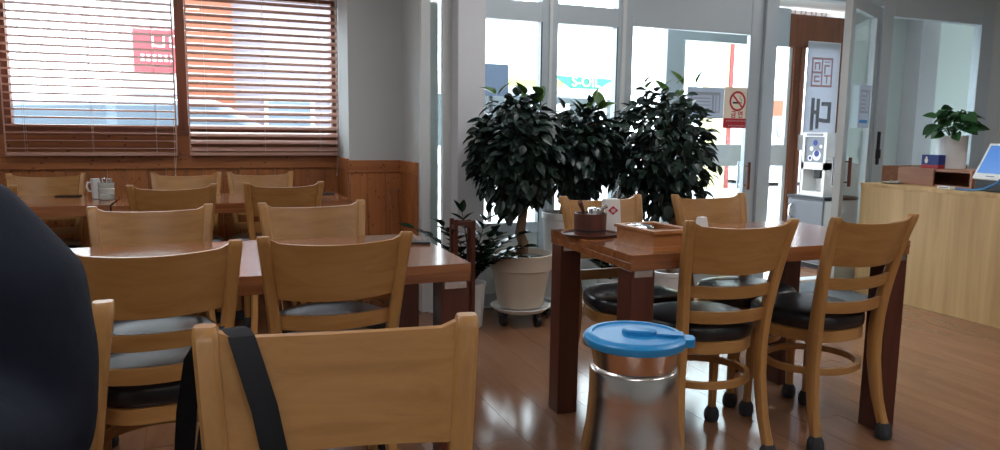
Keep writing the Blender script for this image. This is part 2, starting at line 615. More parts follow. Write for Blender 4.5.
def tall_window(name, x0, x1, head_z, s0, s1):
    m = MB()
    d = 0.035
    m.box(x0, x0 + s0, YG - d, YG + d, 0, 2.26)
    m.box(x1 - s1, x1, YG - d, YG + d, 0, 2.26)
    m.box(x0 + s0, x1 - s1, YG - d, YG + d, head_z, head_z + 0.12)
    m.box(x0 + s0, x1 - s1, YG - d, YG + d, 2.16, 2.26)
    m.box(x0 + s0, x1 - s1, YG - d, YG + d, 0.475, 0.545)
    m.box(x0 + s0, x1 - s1, YG - d, YG + d, 0.0, 0.09)
    o = struct(m.build(name, 'aluminium', bevel=0.003))
    bx('pane', 'pane_glass', (x0 + s0 - 0.004, x1 - s1 + 0.004, YG - 0.003, YG + 0.003, 0.54, head_z + 0.004), o)
    bx('transom_pane', 'pane_glass', (x0 + s0 - 0.004, x1 - s1 + 0.004, YG - 0.003, YG + 0.003, head_z + 0.116, 2.164), o)
    bx('lower_panel', 'white_panel', (x0 + s0 - 0.004, x1 - s1 + 0.004, YG - 0.012, YG + 0.012, 0.086, 0.48), o)
    bx('seal', 'dark_seal', (x1 - s1 - 0.006, x1 - s1 + 0.001, YG - d - 0.002, YG - d + 0.002, 0.545, head_z), o)
    return o


tall_window('window_3', 1.577, 2.050, 1.815, 0.022, 0.055)
tall_window('window_4', 2.053, 2.620, 1.815, 0.055, 0.074)
bx('trim_1', 'aluminium_light', (2.041, 2.062, YG - 0.052, YG - 0.036, 0, 2.26)).__setitem__('kind', 'structure')
bx('trim_2', 'aluminium_light', (2.570, 2.597, YG - 0.056, YG - 0.036, 0, 2.26)).__setitem__('kind', 'structure')


def handle_set(parent, x, y, z0, z1, mats=('handle_brown', 'chrome'), rz=0):
    h = MB()
    for s, mt in zip((-1, 1), mats):
        q = MB()
        yy = y + s * 0.055
        q.tube([(x, yy, z0), (x, yy, z1)], 0.012, 10)
        q.tube([(x, y + s * 0.02, z0 + 0.03), (x, yy, z0 + 0.03)], 0.006, 6)
        q.tube([(x, y + s * 0.02, z1 - 0.03), (x, yy, z1 - 0.03)], 0.006, 6)
        q.build('handle', mt, parent, smooth=True)


# closed glass door leaf
m = MB()
m.box(2.623, 2.673, YG - 0.02, YG + 0.02, 0.01, 2.10)
m.box(3.654, 3.762, YG - 0.02, YG + 0.02, 0.01, 2.10)
m.box(2.673, 3.654, YG - 0.02, YG + 0.02, 1.835, 2.10)
m.box(2.673, 3.654, YG - 0.02, YG + 0.02, 0.01, 0.16)
door1 = struct(m.build('door_1', 'aluminium', bevel=0.003))
bx('pane', 'door_glass', (2.669, 3.658, YG - 0.004, YG + 0.004, 0.156, 1.839), door1)
handle_set(door1, 3.672, YG, 0.725, 0.925)
# post between the leaves' opening and head rail
m = MB()
m.box(3.765, 3.876, YG - 0.045, YG + 0.045, 0, 2.26)
m.box(2.623, 3.765, YG - 0.035, YG + 0.035, 2.105, 2.26)
m.box(3.876, 4.905, YG - 0.035, YG + 0.035, 2.125, 2.26)
struct(m.build('trim_3', 'aluminium', bevel=0.003))

# open glass door leaf, hinged on the right, swung 28 degrees into the room
door2 = struct(link('door_2', None))
door2.location = (4.90, YG, 0)
door2.rotation_euler = (0, 0, radians(28))
m = MB()
LW = 0.80
m.box(-LW, -LW + 0.10, -0.02, 0.02, 0.01, 2.115)
m.box(-0.10, 0, -0.02, 0.02, 0.01, 2.115)
m.box(-LW + 0.10, -0.10, -0.02, 0.02, 2.02, 2.115)
m.box(-LW + 0.10, -0.10, -0.02, 0.02, 0.01, 0.16)
m.build('door_frame', 'aluminium', door2, bevel=0.003)
bx('edge_strip', 'aluminium_light', (-LW - 0.012, -LW, -0.024, 0.024, 0.01, 2.115), door2)
bx('pane', 'door_glass', (-LW + 0.096, -0.096, -0.004, 0.004, 0.156, 2.024), door2)
handle_set(door2, -LW + 0.09, 0, 0.76, 0.97, ('handle_brown', 'chrome'))
m = MB()
m.box(4.906, 4.990, YG - 0.045, YG + 0.045, 0, 2.26)
struct(m.build('trim_4', 'aluminium', bevel=0.003))
m = MB()
m.tube([(4.945, YG - 0.055, 0.95), (4.945, YG - 0.055, 1.02)], 0.02, 8)
m.box(4.935, 4.955, YG - 0.06, YG - 0.045, 0.9, 1.16)
tag(m.build('door_lock', 'black_plastic', smooth=True), 'black lock fitted on the grey post of the open glass door', 'lock')

# fixed glazing behind the counter
m = MB()
m.box(4.992, 5.03, YG - 0.035, YG + 0.035, 0, 2.26)
m.box(6.04, 6.20, YG - 0.035, YG + 0.035, 0, 2.26)
m.box(5.03, 6.04, YG - 0.035, YG + 0.035, 2.055, 2.26)
m.box(5.03, 6.04, YG - 0.035, YG + 0.035, 0.0, 0.10)
win5 = struct(m.build('window_5', 'aluminium', bevel=0.003))
bx('pane', 'pane_glass', (5.026, 6.044, YG - 0.004, YG + 0.004, 0.886, 2.059), win5)
bx('lower_panel', 'shelf_wood', (5.026, 6.044, YG - 0.02, YG + 0.02, 0.10, 0.89), win5)

# vestibule: outer door, wall and ceiling
YO = 5.42
m = MB()
m.box(3.705, 3.872, YO - 0.04, YO + 0.04, 0, 2.28)
m.box(3.872, 5.05, YO - 0.03, YO + 0.03, 1.935, 2.28)
struct(m.build('trim_5', 'aluminium'))
m = MB()
m.box(3.875, 3.91, YO - 0.02, YO + 0.02, 0.01, 1.93)
m.box(3.91, 5.07, YO - 0.02, YO + 0.02, 0.835, 1.03)
m.box(3.91, 5.07, YO - 0.02, YO + 0.02, 0.01, 0.14)
m.box(5.07, 5.105, YO - 0.02, YO + 0.02, 0.01, 1.93)
door3 = struct(m.build('door_3', 'aluminium_light'))
bx('pane', 'door_glass', (3.906, 5.074, YO - 0.004, YO + 0.004, 1.026, 1.93), door3)
bx('pane', 'door_glass', (3.906, 5.074, YO - 0.004, YO + 0.004, 0.136, 0.839), door3)
m = MB()
m.box(5.11, 5.262, YO - 0.03, YO + 0.03, 0, 1.94)
m.box(5.05, 5.785, YO - 0.04, YO + 0.04, 1.94, 2.235)
m.box(5.655, 5.785, YO - 0.04, YO + 0.04, 0, 1.94)
m.box(5.262, 5.655, YO - 0.03, YO + 0.03, 0, 0.10)
door4 = struct(m.build('door_4', 'brown_frame_wood', bevel=0.004))
m = MB()
m.box(5.195, 5.212, YO - 0.037, YO - 0.030, 0, 1.94)
m.box(5.11, 5.125, YO - 0.045, YO - 0.030, 0, 1.94)
m.build('moulding', 'brown_frame_wood', door4)
bx('hinge_cover', 'white_plastic', (5.225, 5.262, YO - 0.05, YO - 0.03, 0.98, 1.13), door4)
struct(bx('wall_vestibule', 'white_panel', (5.79, 8.6, YO - 0.02, YO + 0.12, 0, 2.30)))
struct(bx('wall_vestibule_end', 'white_panel', (8.6, 8.72, YG + 0.14, YO + 0.12, 0, 2.30)))
struct(bx('wall_vestibule_side', 'white_panel', (XR, 8.72, YG, YG + 0.14, 0, 2.30)))
struct(bx('ceiling_vestibule', 'ceiling_paint', (3.73, 8.7, YG + 0.14, YO + 0.12, 2.30, 2.36)))
struct(bx('floor_vestibule', 'concrete', (1.2, 8.7, YW + 0.25, YO + 0.2, -0.12, -0.002)))
struct(bx('floor_threshold', 'aluminium_light', (1.25, 6.4, YG - 0.05, YG + 0.05, -0.004, 0.008)))
struct(bx('wall_pilaster', 'facade_grey', (6.55, 6.80, YO - 0.20, YO - 0.02, 0, 2.30)))
# outside of the building: fascia over the windows
struct(bx('wall_fascia', 'facade_grey', (3.7, XR + 1.5, YO + 0.14, YO + 0.35, 2.38, 3.4)))
struct(bx('ceiling_eaves', 'ceiling_paint', (XL, 3.7, YW + 0.26, YW + 0.32, 2.42, 2.50)))


# ------------------------------------------------------------------ ceiling lamps
def ceiling_light(x, y, label, grp='ceiling lamps', z=ZC, sx=1.2, sy=0.3):
    t = thing('ceiling_light', label, 'lamp', (x, y, z), 0, grp)
    m = MB()
    m.box(-sx / 2, sx / 2, -sy / 2, -sy / 2 + 0.02, -0.05, 0).box(-sx / 2, sx / 2, sy / 2 - 0.02, sy / 2, -0.05, 0)
    m.box(-sx / 2, -sx / 2 + 0.02, -sy / 2 + 0.02, sy / 2 - 0.02, -0.05, 0).box(sx / 2 - 0.02, sx / 2, -sy / 2 + 0.02, sy / 2 - 0.02, -0.05, 0)
    m.build('frame', 'white_plastic', t)
    bx('diffuser', 'diffuser', (-sx / 2 + 0.02, sx / 2 - 0.02, -sy / 2 + 0.02, sy / 2 - 0.02, -0.04, -0.01), t)
    return t


for x, y, w in ((-0.6, 3.3, 'between the phone table and the window tables'), (2.1, 3.2, 'in front of the potted trees'), (-0.6, 1.0, 'over the chair with the bag strap'),
                (2.1, 0.9, 'over the aisle beside the steel jug'), (-0.6, -1.2, 'near the rear wall, farther from the counter'), (2.1, -1.2, 'near the rear wall, nearer the counter'),
                (4.9, 2.6, 'over the counter end with the vase'), (4.9, 0.3, 'over the far end of the counter')):
    ceiling_light(x, y, 'long white ceiling panel lamp ' + w)

# ------------------------------------------------------------------ blinds


def blind(label, x0, x1, tilt, nslat, ztop, zbot):
    t = thing('venetian_blind', label, 'blind', ((x0 + x1) / 2, YW - 0.068, zbot), 0, 'wooden venetian blinds over the left window')
    W = (x1 - x0) / 2
    H = ztop - zbot
    yb = 0.005
    pitch = (H - 0.05) / nslat
    sm = MB()
    hw = 0.025
    top = [(-hw, -0.0015), (-hw * 0.5, 0.0015), (0, 0.0025), (hw * 0.5, 0.0015), (hw, -0.0015), (hw, -0.0045), (0, -0.0005), (-hw, -0.0045)]
    ring = [(p[0] * cos(tilt) - p[1] * sin(tilt), p[0] * sin(tilt) + p[1] * cos(tilt)) for p in top]
    sm.loft([[(-W, p[0], p[1]) for p in ring], [(W, p[0], p[1]) for p in ring]])
    me = None
    for k in range(nslat):
        if me is None:
            o = sm.build('slat', 'blind_wood', t)
            me = o.data
        else:
            o = link('slat', me, t)
        o.location = (0, yb, 0.045 + k * pitch)
    bx('bottom_rail', 'cord' if False else 'blind_wood', (-W, W, yb - 0.024, yb + 0.024, 0.0, 0.022), t, 0.003)
    bx('head_rail', 'blind_wood', (-W, W, yb - 0.028, yb + 0.028, H, H + 0.055), t, 0.003)
    for s in (-0.78, -0.02, 0.74):
        c = MB()
        for dy in (-0.026, 0.026):
            c.tube([(s * W, yb + dy, 0.02), (s * W, yb + dy, H)], 0.0009, 4)
        c.build('ladder_cord', 'cord', t)
    c = MB()
    c.tube([(W - 0.02, yb - 0.036, H), (W - 0.018, yb - 0.036, 0.1), (W - 0.02, yb - 0.036, -0.12)], 0.0012, 5)
    c.tube([(W - 0.008, yb - 0.036, H), (W - 0.008, yb - 0.036, 0.0), (W - 0.02, yb - 0.036, -0.12)], 0.0012, 5)
    c.tube([(W - 0.02, yb - 0.036, -0.14), (W - 0.02, yb - 0.036, -0.118)], 0.005, 6)
    c.build('pull_cord', 'cord', t, smooth=True)
    bx('end_tape', 'blind_wood', (-W + 0.0, -W + 0.008, yb - 0.028, yb - 0.0265, 0.02, H), t)
    bx('end_tape', 'blind_wood', (W - 0.008, W, yb - 0.028, yb - 0.0265, 0.02, H), t)


blind('brown venetian blind with nearly flat slats before the red shop sign', -1.10, -0.170, radians(-8), 21, 1.985, 0.948)
blind('brown venetian blind with tilted slats hanging beside the grey pier', -0.100, 0.846, radians(31), 21, 1.985, 0.948)
blind('brown venetian blind in the far corner, beyond the one before the red sign', -1.96, -1.165, radians(-8), 21, 1.985, 0.948)

# ------------------------------------------------------------------ tables


def table(label, x0, x1, y0, y1, zt=0.74, group='wooden dining tables', rz=0.0):
    t = thing('dining_table', label, 'table', ((x0 + x1) / 2, (y0 + y1) / 2, 0), rz, group)
    a, b = (x1 - x0) / 2, (y1 - y0) / 2
    n = 5
    for k in range(n):
        w = 2 * b / n
        bx('top_board', 'table_wood', (-a, a, -b + k * w + 0.0004, -b + (k + 1) * w - 0.0004, zt - 0.027, zt), t)
    m = MB()
    m.box(-a + 0.001, a - 0.001, -b + 0.001, -b + 0.051, zt - 0.052, zt - 0.0275)
    m.box(-a + 0.001, a - 0.001, b - 0.051, b - 0.001, zt - 0.052, zt - 0.0275)
    m.box(-a + 0.001, -a + 0.101, -b + 0.051, b - 0.051, zt - 0.052, zt - 0.0275)
    m.box(a - 0.101, a - 0.001, -b + 0.051, b - 0.051, zt - 0.052, zt - 0.0275)
    m.build('under_frame', 'table_wood', t, bevel=0.0015)
    L = 0.087
    for sx in (-1, 1):
        for sy in (-1, 1):
            cx, cy = sx * (a - 0.004 - L / 2), sy * (b - 0.004 - L / 2)
            lg = MB().box(cx - L / 2, cx + L / 2, cy - L / 2, cy + L / 2, 0.0, zt - 0.0525).build('leg', 'table_leg_wood', t, bevel=0.003)
            br = MB()
            fy = cy - L / 2 - 0.0015 if sy < 0 else cy - L / 2 - 0.0015
            br.box(cx - 0.034, cx + 0.034, fy - 0.0012, fy + 0.0012, zt - 0.074, zt - 0.0535)
            br.build('bracket', 'chrome', lg)
    return t


table('reddish wooden table with a phone lying near its end', -0.50, 0.715, 1.995, 2.645)
table('reddish wooden table by the window that ends beside the pine-panelled pier', -0.444, 0.735, 4.00, 4.61)
table('reddish wooden table by the window with a white cup and a spoon jar', -1.65, -0.458, 4.06, 4.68)
table('reddish wooden table with a caddy and a brown tub on it', 1.258, 2.450, 1.940, 2.575, rz=radians(-2.0))
table('wooden table that the steel jug with blue lid stands on', -0.50, 0.72, -0.02, 0.63)

# ------------------------------------------------------------------ chairs


def interp(tab, z):
    for (z0, y0), (z1, y1) in zip(tab, tab[1:]):
        if z <= z1:
            k = (z - z0) / (z1 - z0)
            return y0 + (y1 - y0) * k
    return tab[-1][1]


POSTY = [(0, -0.246), (0.06, -0.224), (0.15, -0.200), (0.28, -0.178), (0.42, -0.176), (0.52, -0.187), (0.64, -0.208), (0.76, -0.236), (0.86, -0.268)]
POSTX = [(0, 0.176), (0.06, 0.168), (0.15, 0.160), (0.28, 0.153), (0.42, 0.150), (0.52, 0.154), (0.64, 0.165), (0.76, 0.177), (0.86, 0.187)]


def board(zt, zb, bulge, th, half, name, t):
    n = 14
    m = MB()
    rings = []
    for i in range(n + 1):
        u = -1 + 2 * i / n
        q = 1 - u * u
        a, b = zt(u), zb(u)
        r = []
        for z, s in ((a, -1), (a, 1), (b, 1), (b, -1)):
            x = u * (interp(POSTX, z) - half)
            yb = interp(POSTY, z) - bulge * q
            r.append((x, yb + s * th / 2, z))
        rings.append(r)
    m.loft(rings)
    return m.build(name, 'chair_wood', t, smooth=True, angle=50)


def make_chair():
    t = thing('dining_chair', 'x', 'chair')
    # rear legs run up as back posts
    for s in (-1, 1):
        zs = [0.055, 0.10, 0.15, 0.22, 0.30, 0.38, 0.46, 0.54, 0.62, 0.70, 0.78, 0.835, 0.848, 0.854]
        path = [(s * interp(POSTX, z), interp(POSTY, z), z) for z in zs]
        hx = [0.0165] * 11 + [0.017, 0.0165, 0.0145]
        hy = [0.018, 0.018, 0.019, 0.021, 0.023, 0.024, 0.024, 0.022, 0.020, 0.018, 0.017, 0.017, 0.0155, 0.012]
        lg = MB().sweep(path, hx, hy).build('leg', 'chair_wood_upright', t, smooth=True, angle=40)
        f = MB().lathe([(0.012, 0.0), (0.028, 0.004), (0.031, 0.022), (0.029, 0.042), (0.022, 0.058), (0.02, 0.062)], (s * 0.170, -0.230, 0), 12)
        f.build('foot_cap', 'foot_rubber', lg, smooth=True)
    for s in (-1, 1):
        p = [(s * 0.158, 0.138, 0.05), (s * 0.156, 0.135, 0.2), (s * 0.152, 0.128, 0.39)]
        lg = MB().tube(p, [0.0155, 0.018, 0.020], 10).build('leg', 'chair_wood_upright', t, smooth=True)
        f = MB().lathe([(0.012, 0.0), (0.026, 0.004), (0.030, 0.022), (0.028, 0.042), (0.021, 0.056), (0.0185, 0.060)], (s * 0.158, 0.138, 0), 12)
        f.build('foot_cap', 'foot_rubber', lg, smooth=True)
    board(lambda u: 0.838 - 0.010 * (1 - u * u) + 0.010 * max(0, abs(u) - 0.88) / 0.12, lambda u: 0.678 - 0.008 * (1 - u * u), 0.034, 0.016, 0.012, 'backrest', t)
    board(lambda u: 0.632 - 0.006 * (1 - u * u), lambda u: 0.590 - 0.006 * (1 - u * u), 0.026, 0.015, 0.012, 'slat', t)
    board(lambda u: 0.542 - 0.006 * (1 - u * u), lambda u: 0.500 - 0.006 * (1 - u * u), 0.022, 0.015, 0.012, 'slat', t)

    def outline(k, n=36):
        pts = []
        for j in range(n):
            a = 2 * pi * j / n
            c, s_ = cos(a), sin(a)
            e = 0.55 if s_ < 0 else 0.72
            wx = 0.205 if s_ > 0 else 0.196 + 0.0 * s_
            x = wx * math.copysign(abs(c) ** e, c) * (1 - 0.38 * max(0, -s_))
            y = (0.186 if s_ > 0 else 0.188) * math.copysign(abs(s_) ** e, s_)
            pts.append((x * k, y * k))
        return pts
    m = MB()
    m.loft([[(x, y, z) for x, y in outline(k)] for z, k in ((0.378, 0.94), (0.380, 0.965), (0.420, 0.965), (0.424, 0.94))])
    m.build('seat_frame', 'chair_wood', t, smooth=True)
    m = MB()
    m.loft([[(x, y, z) for x, y in outline(k)] for z, k in ((0.424, 0.94), (0.430, 0.985), (0.448, 1.0), (0.468, 0.99), (0.478, 0.95), (0.484, 0.86), (0.488, 0.66), (0.490, 0.4), (0.491, 0.1))])
    m.build('seat_cushion', 'vinyl_black', t, smooth=True, angle=60)
    # bentwood hoop between the legs
    m = MB()
    rings = []
    n = 32
    for j in range(n):
        a = 2 * pi * j / n
        r = Vector((cos(a) * 0.178, sin(a) * 0.160 - 0.020, 0.268))
        d = Vector((cos(a), sin(a), 0))
        rings.append([r - d * 0.009 + Vector((0, 0, -0.012)), r + d * 0.009 + Vector((0, 0, -0.012)), r + d * 0.009 + Vector((0, 0, 0.012)), r - d * 0.009 + Vector((0, 0, 0.012))])
    rings.append(rings[0])
    m.loft(rings, cap=False)
    m.build('stretcher_hoop', 'chair_wood', t, smooth=True, angle=50)
    return t


CH = make_chair()
_first = [True]


def place_chair(bxp, byp, deg, label, group):
    """bxp, byp: middle of the back's top edge; deg: way the sitter faces, 0 = towards the windows"""
    o = CH if _first[0] else copy_tree(CH)
    _first[0] = False
    a = radians(deg)
    off = Vector((-sin(a), cos(a), 0)) * 0.262
    o.location = (bxp + off.x, byp + off.y, 0)
    o.rotation_euler = (0, 0, a)
    tag(o, label, 'chair', group)
    return o


G1 = 'chairs at the near table'
G2 = 'chairs at the table with the phone'
G3 = 'chairs at the tables under the window'
G4 = 'chairs at the table with the caddy'
place_chair(0.172, 1.038, 180 - 9, 'tan wooden chair with a black bag strap over its back', G1)
place_chair(-0.348, 1.275, 180, 'tan wooden chair that the person in the dark jacket sits on', G1)
place_chair(-0.128, 1.885, 3, 'tan wooden chair, back to the strap chair, beside the person in the dark jacket', G2)
place_chair(0.312, 1.925, -2, 'tan wooden chair, its back turned to the chair with the bag strap', G2)
place_chair(-0.188, 2.824, 180, 'tan wooden chair at the phone table, facing away from the window blinds, farther from phone', G2)
place_chair(0.369, 2.825, 184, 'tan wooden chair at the phone table, facing away from the window blinds, nearer the phone', G2)
place_chair(-0.160, 3.845, 4, 'tan chair nearest the spoon jar, pushed under the table beside the pier', G3)
place_chair(0.366, 3.885, 4, 'tan chair, back to the phone table, beside the pier end of the window table', G3)
place_chair(-0.122, 4.855, 180, 'tan chair against the panelled wall under the mullion between the blinds', G3)
place_chair(0.312, 4.850, 178, 'tan chair against the panelled wall under the tilted-slat blind', G3)
place_chair(-0.870, 4.900, 180, 'tan chair against the panelled wall at the table with the white cup', G3)
place_chair(-1.02, 3.930, 4, 'tan chair behind the person, tucked at the table with the white cup', G3)
place_chair(1.600, 1.868, -9, 'tan chair pulled up behind the caddy, its back towards the blue-lidded jug', G4)
place_chair(2.152, 1.838, 1, 'tan chair at the table end towards the wood-panelled counter', G4)
place_chair(2.145, 2.735, 180, 'tan chair facing away from the glass door with the no-smoking sign', G4)
place_chair(1.605, 2.785, 180, 'tan chair behind the brown tub, its back to the potted trees', G4)

# ------------------------------------------------------------------ steel jug with blue lid
t = thing('water_jug', 'brushed steel water jug with a bright blue lid', 'jug', (0.350, 0.540, 0.7435))
prof = [(0.040, -0.0034), (0.0455, 0.001), (0.0465, 0.02), (0.0465, 0.085), (0.0452, 0.105), (0.0418, 0.125), (0.0405, 0.142), (0.0398, 0.155), (0.0398, 0.176), (0.0390, 0.1785), (0.0366, 0.1805), (0.0380, 0.190), (0.0405, 0.2015), (0.039, 0.2015), (0.0375, 0.19)]
MB().lathe(prof, n=48).build('body', 'steel', t, smooth=True, angle=40)
lid = MB().lathe([(0.040, 0.1985), (0.0445, 0.1995), (0.0458, 0.2030), (0.0454, 0.2060), (0.0425, 0.2085), (0.0385, 0.2090), (0.0375, 0.2075), (0.034, 0.2072), (0.012, 0.2082), (0.001, 0.2085)], n=48).build('lid', 'blue_lid', t, smooth=True, angle=35)
rz = Matrix.Rotation(radians(-32), 4, 'Z')
sp = MB()
sp.prism([(0.040, -0.011), (0.0515, -0.008), (0.0525, 0.0), (0.0515, 0.008), (0.040, 0.011)], 0.2000, 0.2075)
sp.rotate(rz).build('spout', 'blue_lid', lid, bevel=0.0012)
sp = MB()
ring = []
for j in range(20):
    a = 2 * pi * j / 20
    ring.append((0.004 + 0.016 * cos(a), 0.010 * sin(a)))
sp.loft([[(x * k, y * k, z) for x, y in ring] for z, k in ((0.2075, 1.0), (0.2115, 0.97), (0.2128, 0.85))])
sp.box(0.018, 0.042, -0.006, 0.006, 0.2078, 0.2105)
sp.rotate(rz).build('flip_tab', 'blue_lid', lid, smooth=True)

# ------------------------------------------------------------------ shoulder bag on the nearest chair
t = thing('shoulder_bag', 'black shoulder bag whose strap hangs over the tan chair', 'bag', (0.02, 1.14, 0.30))


def ribbon(path, width_dir, w, th):
    P = [Vector(p) for p in path]
    W = [Vector(d).normalized() for d in width_dir]
    rings = []
    for i, p in enumerate(P):
        tt = (P[min(i + 1, len(P) - 1)] - P[max(i - 1, 0)]).normalized()
        nrm = tt.cross(W[i]).normalized()
        a, b = W[i] * w / 2, nrm * th / 2
        rings.append([p - a - b, p + a - b, p + a + b, p - a + b])
    return MB().loft(rings)


o0 = Vector(t.location)
st = [(-0.038, 1.20, 0.42), (-0.020, 1.165, 0.60), (0.004, 1.125, 0.76), (0.018, 1.104, 0.828), (0.024, 1.092, 0.8415), (0.030, 1.074, 0.8425), (0.036, 1.060, 0.836), (0.046, 1.042, 0.80), (0.062, 1.028, 0.74), (0.074, 1.016, 0.67), (0.078, 1.010, 0.60), (0.070, 1.02, 0.545)]
wd = [(1, -0.1, 0)] * 4 + [(1, 0.1, 0)] * 3 + [(1, 0.1, 0.15), (1, 0.1, 0.2), (1, 0.1, 0.12), (1, 0, 0), (1, 0, 0)]
ribbon([Vector(p) - o0 for p in st], wd, 0.036, 0.003).build('strap', 'strap_cloth', t, smooth=True)
m = MB()
pts = []
for z, kx, ky in ((0.0, 0.10, 0.025), (0.01, 0.118, 0.04), (0.10, 0.122, 0.05), (0.20, 0.115, 0.042), (0.25, 0.105, 0.02), (0.255, 0.09, 0.008)):
    pts.append([(0.015 + kx * math.copysign(abs(cos(2 * pi * j / 24)) ** 0.5, cos(2 * pi * j / 24)), 0.085 + ky * math.copysign(abs(sin(2 * pi * j / 24)) ** 0.6, sin(2 * pi * j / 24)), z) for j in range(24)])
m.loft(pts)
m.build('bag_body', 'strap_cloth', t, smooth=True)
ribbon([Vector(p) - o0 for p in ((-0.060, 1.225, 0.53), (-0.050, 1.190, 0.62), (-0.043, 1.165, 0.70), (-0.028, 1.130, 0.79), (0.0, 1.106, 0.842))], [(1, -0.2, 0)] * 5, 0.030, 0.003).build('strap', 'strap_cloth', t, smooth=True)


# ------------------------------------------------------------------ person in the dark jacket
def skin_mesh(name, verts, edges, mat, parent, sub=2, root=0):
    me = bpy.data.meshes.new(name)
    me.from_pydata([v[:3] for v in verts], edges, [])
    o = link(name, me, parent)
    md = o.modifiers.new('skin', 'SKIN')
    md.use_smooth_shade = True
    md.branch_smoothing = 0.6
    for i, v in enumerate(verts):
        r = v[3]
        me.skin_vertices[0].data[i].radius = (r, v[4] if len(v) > 4 else r)
        me.skin_vertices[0].data[i].use_root = (i == root)
    s = o.modifiers.new('sub', 'SUBSURF')
    s.levels = sub
    s.render_levels = sub
    me.materials.append(MATS[mat])
    return o


def smooth_blob(name, spec, mat, parent, n=24):
    """closed lofted form from (z, cx, cy, rx, ry) rings"""
    m = MB()
    m.loft([[(cx + rx * cos(2 * pi * j / n), cy + ry * sin(2 * pi * j / n), z) for j in range(n)] for z, cx, cy, rx, ry in spec])
    return m.build(name, mat, parent, smooth=True, angle=80)


per = thing('person', 'person in a dark navy jacket sitting at the near table', 'person', (-0.439, 1.03, 0.0))
# body: pelvis, spine, neck, head, arms, legs (local, facing -Y)
V = [(0, 0.06, 0.50, 0.13), (0, 0.07, 0.66, 0.12), (0, 0.06, 0.84, 0.13), (0, 0.05, 0.97, 0.085), (0, 0.03, 1.07, 0.055), (0, 0.0, 1.16, 0.078), (0, -0.01, 1.24, 0.088), (0, 0.0, 1.31, 0.060)]
Eg = [(0, 1), (1, 2), (2, 3), (3, 4), (4, 5), (5, 6), (6, 7)]
for s in (-1, 1):
    b = len(V)
    V += [(s * 0.165, 0.05, 0.975, 0.06), (s * 0.20, 0.03, 0.74, 0.046), (s * 0.13, -0.20, 0.785, 0.036), (s * 0.11, -0.27, 0.79, 0.028), (s * 0.10, -0.315, 0.785, 0.026)]
    Eg += [(3, b), (b, b + 1), (b + 1, b + 2), (b + 2, b + 3), (b + 3, b + 4)]
    for k, (dx, ln, dz) in enumerate(((-0.027, 0.045, 0.0), (-0.009, 0.055, 0.002), (0.009, 0.052, 0.002), (0.027, 0.040, 0.0))):
        c = len(V)
        V += [(s * 0.10 + dx, -0.335, 0.785, 0.010), (s * 0.10 + dx, -0.335 - ln * 0.6, 0.783 + dz, 0.009), (s * 0.10 + dx, -0.335 - ln, 0.772, 0.0075)]
        Eg += [(b + 4, c), (c, c + 1), (c + 1, c + 2)]
    c = len(V)
    V += [(s * 0.10 - s * 0.034, -0.295, 0.785, 0.011), (s * 0.10 - s * 0.05, -0.325, 0.78, 0.009)]
    Eg += [(b + 3, c), (c, c + 1)]
    d = len(V)
    V += [(s * 0.095, 0.02, 0.50, 0.085), (s * 0.13, -0.34, 0.49, 0.062), (s * 0.13, -0.36, 0.12, 0.042), (s * 0.13, -0.42, 0.045, 0.036), (s * 0.13, -0.53, 0.035, 0.028)]
    Eg += [(0, d), (d, d + 1), (d + 1, d + 2), (d + 2, d + 3), (d + 3, d + 4)]
skin_mesh('body', V, Eg, 'skin', per)
smooth_blob('hair', [(1.15, 0, 0.045, 0.07, 0.055), (1.20, 0, 0.035, 0.092, 0.085), (1.245, 0, 0.022, 0.096, 0.095), (1.29, 0, 0.012, 0.094, 0.102), (1.325, 0, 0.006, 0.082, 0.09), (1.35, 0, 0.004, 0.058, 0.064), (1.362, 0, 0.002, 0.025, 0.028)], 'hair', per)
for s in (-1, 1):
    smooth_blob('eye', [(1.205, s * 0.032, -0.088, 0.006, 0.004), (1.210, s * 0.032, -0.090, 0.013, 0.006), (1.216, s * 0.032, -0.088, 0.006, 0.004)], 'hair', per, 10)
smooth_blob('nose', [(1.165, 0, -0.088, 0.014, 0.012), (1.172, 0, -0.095, 0.016, 0.016), (1.20, 0, -0.088, 0.008, 0.01)], 'skin', per, 10)
smooth_blob('mouth', [(1.136, 0, -0.074, 0.018, 0.008), (1.140, 0, -0.077, 0.024, 0.008), (1.146, 0, -0.074, 0.016, 0.008)], 'lip', per, 10)
# jacket: padded trunk, collar, sleeves
jm = MB()
n = 28
jm.loft([[(rx * math.copysign(abs(cos(2 * pi * k / n)) ** 0.85, cos(2 * pi * k / n)), 0.055 + ry * sin(2 * pi * k / n), z) for k in range(n)]
         for z, rx, ry in ((0.44, 0.19, 0.14), (0.46, 0.205, 0.15), (0.62, 0.20, 0.145), (0.80, 0.205, 0.145), (0.92, 0.19, 0.135), (0.99, 0.16, 0.12), (1.04, 0.125, 0.105), (1.08, 0.095, 0.095), (1.12, 0.085, 0.09))])
for s in (-1, 1):
    jm.tube([(s * 0.05, 0.05, 0.986), (s * 0.150, 0.05, 0.972), (s * 0.192, 0.045, 0.915), (s * 0.206, 0.035, 0.82), (s * 0.206, 0.015, 0.735), (s * 0.188, -0.05, 0.745), (s * 0.155, -0.15, 0.79), (s * 0.13, -0.235, 0.795)],
            [0.100, 0.102, 0.100, 0.092, 0.088, 0.078, 0.062, 0.048], 18)
jk = jm.build('jacket', 'jacket', per)
rm = jk.modifiers.new('remesh', 'REMESH')
rm.mode = 'VOXEL'
rm.voxel_size = 0.014
rm.use_smooth_shade = True
sm_ = jk.modifiers.new('smooth', 'SMOOTH')
sm_.iterations = 8
sm_.factor = 0.6
TV = [(0, 0.06, 0.50, 0.145)]
TE = []
